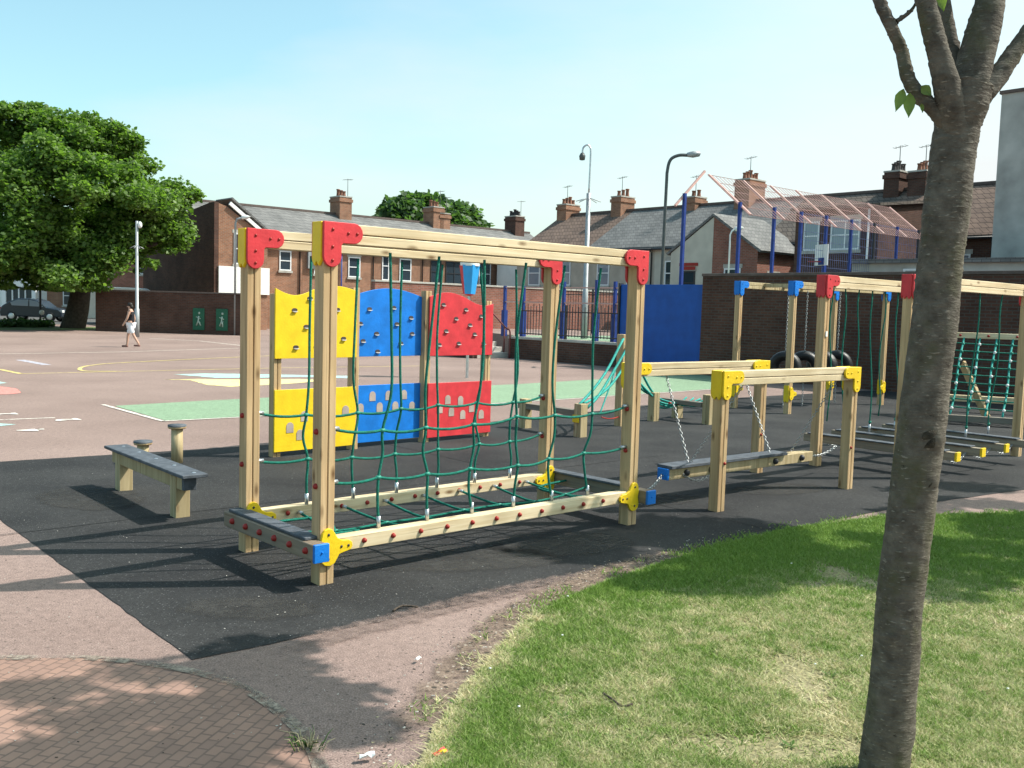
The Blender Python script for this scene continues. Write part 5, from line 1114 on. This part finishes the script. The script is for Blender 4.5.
base = np.stack([P[:, 0], P[:, 1], np.full(n, .014)], 1); sd_ = np.stack([np.cos(ang)*wdt, np.sin(ang)*wdt, np.zeros(n)], 1)
tip = base+np.stack([lean[:, 0], lean[:, 1], hgt], 1)
V = np.stack([base-sd_, base+sd_, tip], 1).reshape(-1, 3)
me = bpy.data.meshes.new('grass'); me.vertices.add(n*3); me.vertices.foreach_set('co', V.ravel()); me.loops.add(n*3); me.loops.foreach_set('vertex_index', np.arange(n*3, dtype=np.int32))
me.polygons.add(n); me.polygons.foreach_set('loop_start', np.arange(0, n*3, 3, dtype=np.int32)); me.polygons.foreach_set('loop_total', np.full(n, 3, dtype=np.int32))
ca = me.color_attributes.new('tint', 'FLOAT_COLOR', 'POINT'); ca.data.foreach_set('color', np.repeat(np.concatenate([colr, np.ones((n, 1))], 1), 3, axis=0).ravel())
me.materials.append(grassmat()); me.update(); me.validate()
o = bpy.data.objects.new('grass', me); COL.objects.link(o); tag(o, 'short patchy lawn grass, green at the edge and straw coloured in the middle', 'grass', kind='stuff')
# ------------------------------------------------------------------ small litter and loose grit
m = MB(); rr = random.Random(4)
GRIT = plain('pale_grit', (.5, .47, .42), .9, var=.3); GRD = plain('dark_grit', (.06, .05, .04), .9, var=.3); STRAW = plain('dry_stalk', (.42, .36, .22), .9)
def fleck(x, y, s, mat, z=.006):
    a = rr.uniform(0, PI); l_ = s*rr.uniform(.8, 2.2); m.box((x, y, z+s*.2), (l_, s*.8, s*.4), mat, Matrix.Rotation(a, 3, 'Z') @ Matrix.Rotation(rr.uniform(-.3, .3), 3, 'X'))
for k in range(420):
    p = G(rr.uniform(0, 760), rr.uniform(455, 768)**1.0); fleck(p.x, p.y, rr.uniform(.002, .005), GRIT if rr.random() < .6 else GRD)
for k in range(700):
    f = rr.random(); i = int(f*9); a = lawn_pts[i].lerp(lawn_pts[i+1], rr.random()); q = a+Vector((rr.gauss(-.12, .1), rr.gauss(.06, .06), 0)); fleck(q.x, q.y, rr.uniform(.003, .008), rr.choice((GRD, GRD, GRD, STRAW, GRIT)), .012)
o = m.build('grit'); tag(o, 'loose grit, bark crumbs and dry stalks scattered over path and black surface', 'grit', kind='stuff')
for px, py, s, mat, lab, nm, rot in ((367, 762, .03, WHITE, 'scrap of white paper on the path at the lower edge of the lawn', 'paper_scrap', .3), (440, 759, .03, None, 'crumpled red and yellow wrapper on the lawn edge', 'wrapper', .8), (418, 663, .018, WHITE, 'tiny white scrap in the middle of the path', 'paper_scrap', 1.0)):
    p = G(px, py); t = thing(nm, lab, 'litter', (p.x, p.y, .018), rot); mm = MB(); rq = random.Random(px)
    nn = 5; vs = [((i/(nn-1)-.5)*s*2, (j/(nn-1)-.5)*s*.8, rq.uniform(0, s*.5)+.003) for j in range(nn) for i in range(nn)]
    vs2 = [(a, b_, c-.002) for a, b_, c in vs]; fs = [(j*nn+i, j*nn+i+1, (j+1)*nn+i+1, (j+1)*nn+i) for j in range(nn-1) for i in range(nn-1)]
    mm.add(vs, fs, mat or RED); mm.add(vs2, [f[::-1] for f in fs], mat or YEL)
    if mat is None: mm.sphere((.012, 0, .008), .02, YEL, 7, (1.2, .7, .35))
    mm.build('crumpled_sheet', t)
DAISY = plain('daisy_white', (.8, .8, .74), .7); WEED = leafmat('weed_leaf', (.06, .12, .02), (.1, .17, .035), .3)
mm = MB(); rq = random.Random(12)
for k in range(46):
    u_ = rq.random(); q = G(rq.uniform(430, 1015), 545+215*rq.random()**1.3)
    if not inside(np.array([[q.x, q.y]]), [tuple(v) for v in lawn_pts])[0]: continue
    if k % 3 == 0: mm.sphere((q.x, q.y, .04), .007, DAISY, 6, (1, 1, .5))
    else:
        for j in range(6):
            a = 2*PI*j/6+rq.random(); l_ = .022+.025*rq.random(); d_ = Vector((math.cos(a), math.sin(a), .35)); e_ = Vector((-math.sin(a), math.cos(a), 0)); b_ = Vector((q.x, q.y, .016))
            mm.add([b_, b_+d_*l_*.55+e_*l_*.22, b_+d_*l_, b_+d_*l_*.55-e_*l_*.22], [(0, 1, 2, 3)], WEED)
o = mm.build('lawn_weeds'); tag(o, 'small daisies and broad leaved weeds dotted through the lawn', 'weeds', kind='stuff')
def stick(label, pix, r, dz=.02):
    P = [G(*q)+Vector((0, 0, dz+.006*(i % 2))) for i, q in enumerate(pix)]; mm = MB(); mm.tube(smooth_path(P, 4), r, BARKD, 6); o = mm.build('fallen_twig'); tag(o, label, 'twig')
stick('dark forked twig lying on the lawn', [(603, 700), (610, 706), (622, 713), (632, 712)], .005, .03)
stick('thin dark twig lying where the path meets the black surface', [(393, 613), (402, 609), (418, 609)], .006, .012)
# weeds at the corner of the paving
rg = np.random.default_rng(5); c = G(305, 745)
for lab, (px, py), s in (('small tuft of dry weeds at the corner of the block paving', (308, 748), .1),):
    b = G(px, py); t = thing('weed_tuft', lab, 'weeds', b); mm = MB()
    for k in range(int(60*s/.13)):
        a = rg.random()*2*PI; r0 = s*.5*rg.random(); l_ = s*(.3+.7*rg.random()); x0, y0 = r0*math.cos(a)*1.3, r0*math.sin(a)
        mm.tube([(x0, y0, 0), (x0+l_*.25*math.cos(a), y0+l_*.25*math.sin(a), l_*.5), (x0+l_*.6*math.cos(a+.4), y0+l_*.6*math.sin(a+.4), l_*.62)], [.003, .0025, .001], STRAW if k % 3 else LEAF3, 3, False)
    mm.build('blades', t)
#==PERSON
# ------------------------------------------------------------------ walking person
pb = G(131, 347.3); hp_ = 1.5
per = thing('person', 'person in dark sleeveless top and white shorts walking across the tarmac', 'person', pb, R(178))
def skin_obj(name, verts, edges, rad, mat, parent, root=0, sub=2):
    me = bpy.data.meshes.new(name); me.from_pydata(verts, edges, []); o = bpy.data.objects.new(name, me); COL.objects.link(o); o.parent = parent
    sk = o.modifiers.new('skin', 'SKIN'); lay = me.skin_vertices[0] if me.skin_vertices else None
    if lay is None:
        bm = bmesh.new(); bm.from_mesh(me); bm.verts.layers.skin.verify(); bm.to_mesh(me); bm.free(); lay = me.skin_vertices[0]
    for i, r in enumerate(rad):
        lay.data[i].radius = (r, r) if not isinstance(r, tuple) else r; lay.data[i].use_root = (i == root)
    ss = o.modifiers.new('sub', 'SUBSURF'); ss.levels = sub; ss.render_levels = sub; me.materials.append(mat); return o
# local +x = walking direction (picture left), y = to the far side
s = hp_/1.75
V_ = [(0, 0, .95), (.01, 0, 1.12), (.01, 0, 1.3), (.0, 0, 1.42), (.02, 0, 1.5), (.05, 0, 1.6), (.055, 0, 1.7),
      (0, -.09, .9), (.16, -.1, .5), (.2, -.1, .1), (.29, -.1, .04),
      (0, .09, .9), (-.14, .1, .5), (-.36, .1, .14), (-.29, .1, .04),
      (0, -.17, 1.38), (-.06, -.21, 1.12), (.02, -.22, .88), (.05, -.22, .79),
      (0, .17, 1.38), (.07, .21, 1.12), (.2, .2, .92), (.25, .2, .84)]
E_ = [(0, 1), (1, 2), (2, 3), (3, 4), (4, 5), (5, 6), (0, 7), (7, 8), (8, 9), (9, 10), (0, 11), (11, 12), (12, 13), (13, 14), (3, 15), (15, 16), (16, 17), (17, 18), (3, 19), (19, 20), (20, 21), (21, 22)]
rd = [.12, .11, .125, .09, .055, .085, .07, .09, .06, .042, .03, .09, .06, .042, .03, .055, .042, .034, .036, .055, .042, .034, .036]
skin_obj('body', [(x*s, y*s, z*s) for x, y, z in V_], E_, [r*s for r in rd], SKIN, per)
vv = [(0, 0, .92), (.01, 0, 1.12), (.01, 0, 1.3), (0, 0, 1.4), (0, -.14, 1.38), (0, .14, 1.38)]
skin_obj('vest', [(x*s, y*s, z*s) for x, y, z in vv], [(0, 1), (1, 2), (2, 3), (3, 4), (3, 5)], [r*s for r in (.15, .145, .155, .11, .075, .075)], VEST, per)
vv = [(0, 0, .93), (0, -.09, .88), (.09, -.1, .68), (.15, -.1, .52), (0, .09, .88), (-.07, .1, .68), (-.13, .1, .52)]
skin_obj('shorts', [(x*s, y*s, z*s) for x, y, z in vv], [(0, 1), (1, 2), (2, 3), (0, 4), (4, 5), (5, 6)], [r*s for r in (.14, .115, .1, .085, .115, .1, .085)], SHORT, per)
mm = MB(); mm.sphere((.03*s, 0, 1.67*s), .1*s, HAIR, 10, (1.05, .95, 1)); mm.sphere((-.02*s, 0, 1.6*s), .08*s, HAIR, 8); mm.build('hair', per)
mm = MB(); mm.sphere((.145*s, 0, 1.6*s), .02*s, SKIN, 6); mm.build('nose', per)
for x, z in ((.25, .05), (-.32, .09)):
    mm = MB(); mm.box((x*s+.03, (-.1 if x > 0 else .1)*s, z*s-.01), (.24*s, .09*s, .07*s), plain('shoe', (.2, .1, .08), .7)); mm.build('shoe', per, .015)
#==LIGHT
# ------------------------------------------------------------------ light, sky, camera
EL = R(50); sd = Vector((.989*math.cos(EL), .147*math.cos(EL), math.sin(EL)))
sl = bpy.data.lights.new('sun', 'SUN'); sl.energy = 5.0; sl.angle = R(.5); sl.color = (1.0, .955, .88)
so = bpy.data.objects.new('sun', sl); COL.objects.link(so); so.rotation_euler = (-sd).to_track_quat('-Z', 'Y').to_euler()
w = bpy.data.worlds.new('World'); S.world = w; w.use_nodes = True; n = w.node_tree.nodes; l = w.node_tree.links
bg = n['Background']; sk = n.new('ShaderNodeTexSky'); sk.sky_type = 'NISHITA'; sk.sun_disc = False; sk.sun_elevation = EL; sk.sun_rotation = math.atan2(sd.x, sd.y)
sk.altitude = 0; sk.air_density = 1.0; sk.dust_density = 2.5; sk.ozone_density = 1.0
# thin high cloud, thickest towards the sun side and low down
tc = n.new('ShaderNodeTexCoord'); mp = n.new('ShaderNodeMapping'); mp.inputs['Scale'].default_value = (1.2, 1.2, 4.0); l.new(tc.outputs['Generated'], mp.inputs['Vector'])
no = n.new('ShaderNodeTexNoise'); no.inputs['Scale'].default_value = 1.6; no.inputs['Detail'].default_value = 6; no.inputs['Roughness'].default_value = .55; l.new(mp.outputs[0], no.inputs['Vector'])
dp = n.new('ShaderNodeVectorMath'); dp.operation = 'DOT_PRODUCT'; l.new(tc.outputs['Generated'], dp.inputs[0]); dp.inputs[1].default_value = (.75, .3, -.9)
ad = n.new('ShaderNodeMath'); ad.operation = 'MULTIPLY_ADD'; l.new(dp.outputs['Value'], ad.inputs[0]); ad.inputs[1].default_value = .85; l.new(no.outputs['Fac'], ad.inputs[2])
cr = n.new('ShaderNodeValToRGB'); e = cr.color_ramp.elements; e[0].position = .4; e[1].position = 1.0; e[0].color = (0, 0, 0, 1); e[1].color = (1, 1, 1, 1); l.new(ad.outputs[0], cr.inputs['Fac'])
mx = n.new('ShaderNodeMix'); mx.data_type = 'RGBA'; l.new(cr.outputs['Color'], mx.inputs['Factor'])
tint = n.new('ShaderNodeMix'); tint.data_type = 'RGBA'; tint.blend_type = 'MULTIPLY'; tint.inputs['Factor'].default_value = 1; l.new(sk.outputs[0], tint.inputs['A']); tint.inputs['B'].default_value = (1.95, 2.4, 2.0, 1)
l.new(tint.outputs['Result'], mx.inputs['A']); mx.inputs['B'].default_value = (7.6, 8.0, 8.0, 1)
l.new(mx.outputs['Result'], bg.inputs['Color']); bg.inputs['Strength'].default_value = .088
cd = bpy.data.cameras.new('camera'); cd.sensor_fit = 'HORIZONTAL'; cd.sensor_width = 36; cd.lens = F*36/1024; cd.clip_start = .05; cd.clip_end = 2000
co = bpy.data.objects.new('camera', cd); COL.objects.link(co); co.location = (0, 0, H)
co.rotation_euler = Matrix((RT, UP, -FW)).transposed().to_euler(); S.camera = co
S.view_settings.view_transform = 'Standard'; S.view_settings.look = 'None'; S.view_settings.gamma = 1; S.view_settings.use_curve_mapping = False; S.view_settings.exposure = 0.47
S.cycles.max_bounces = 6; S.cycles.transparent_max_bounces = 12
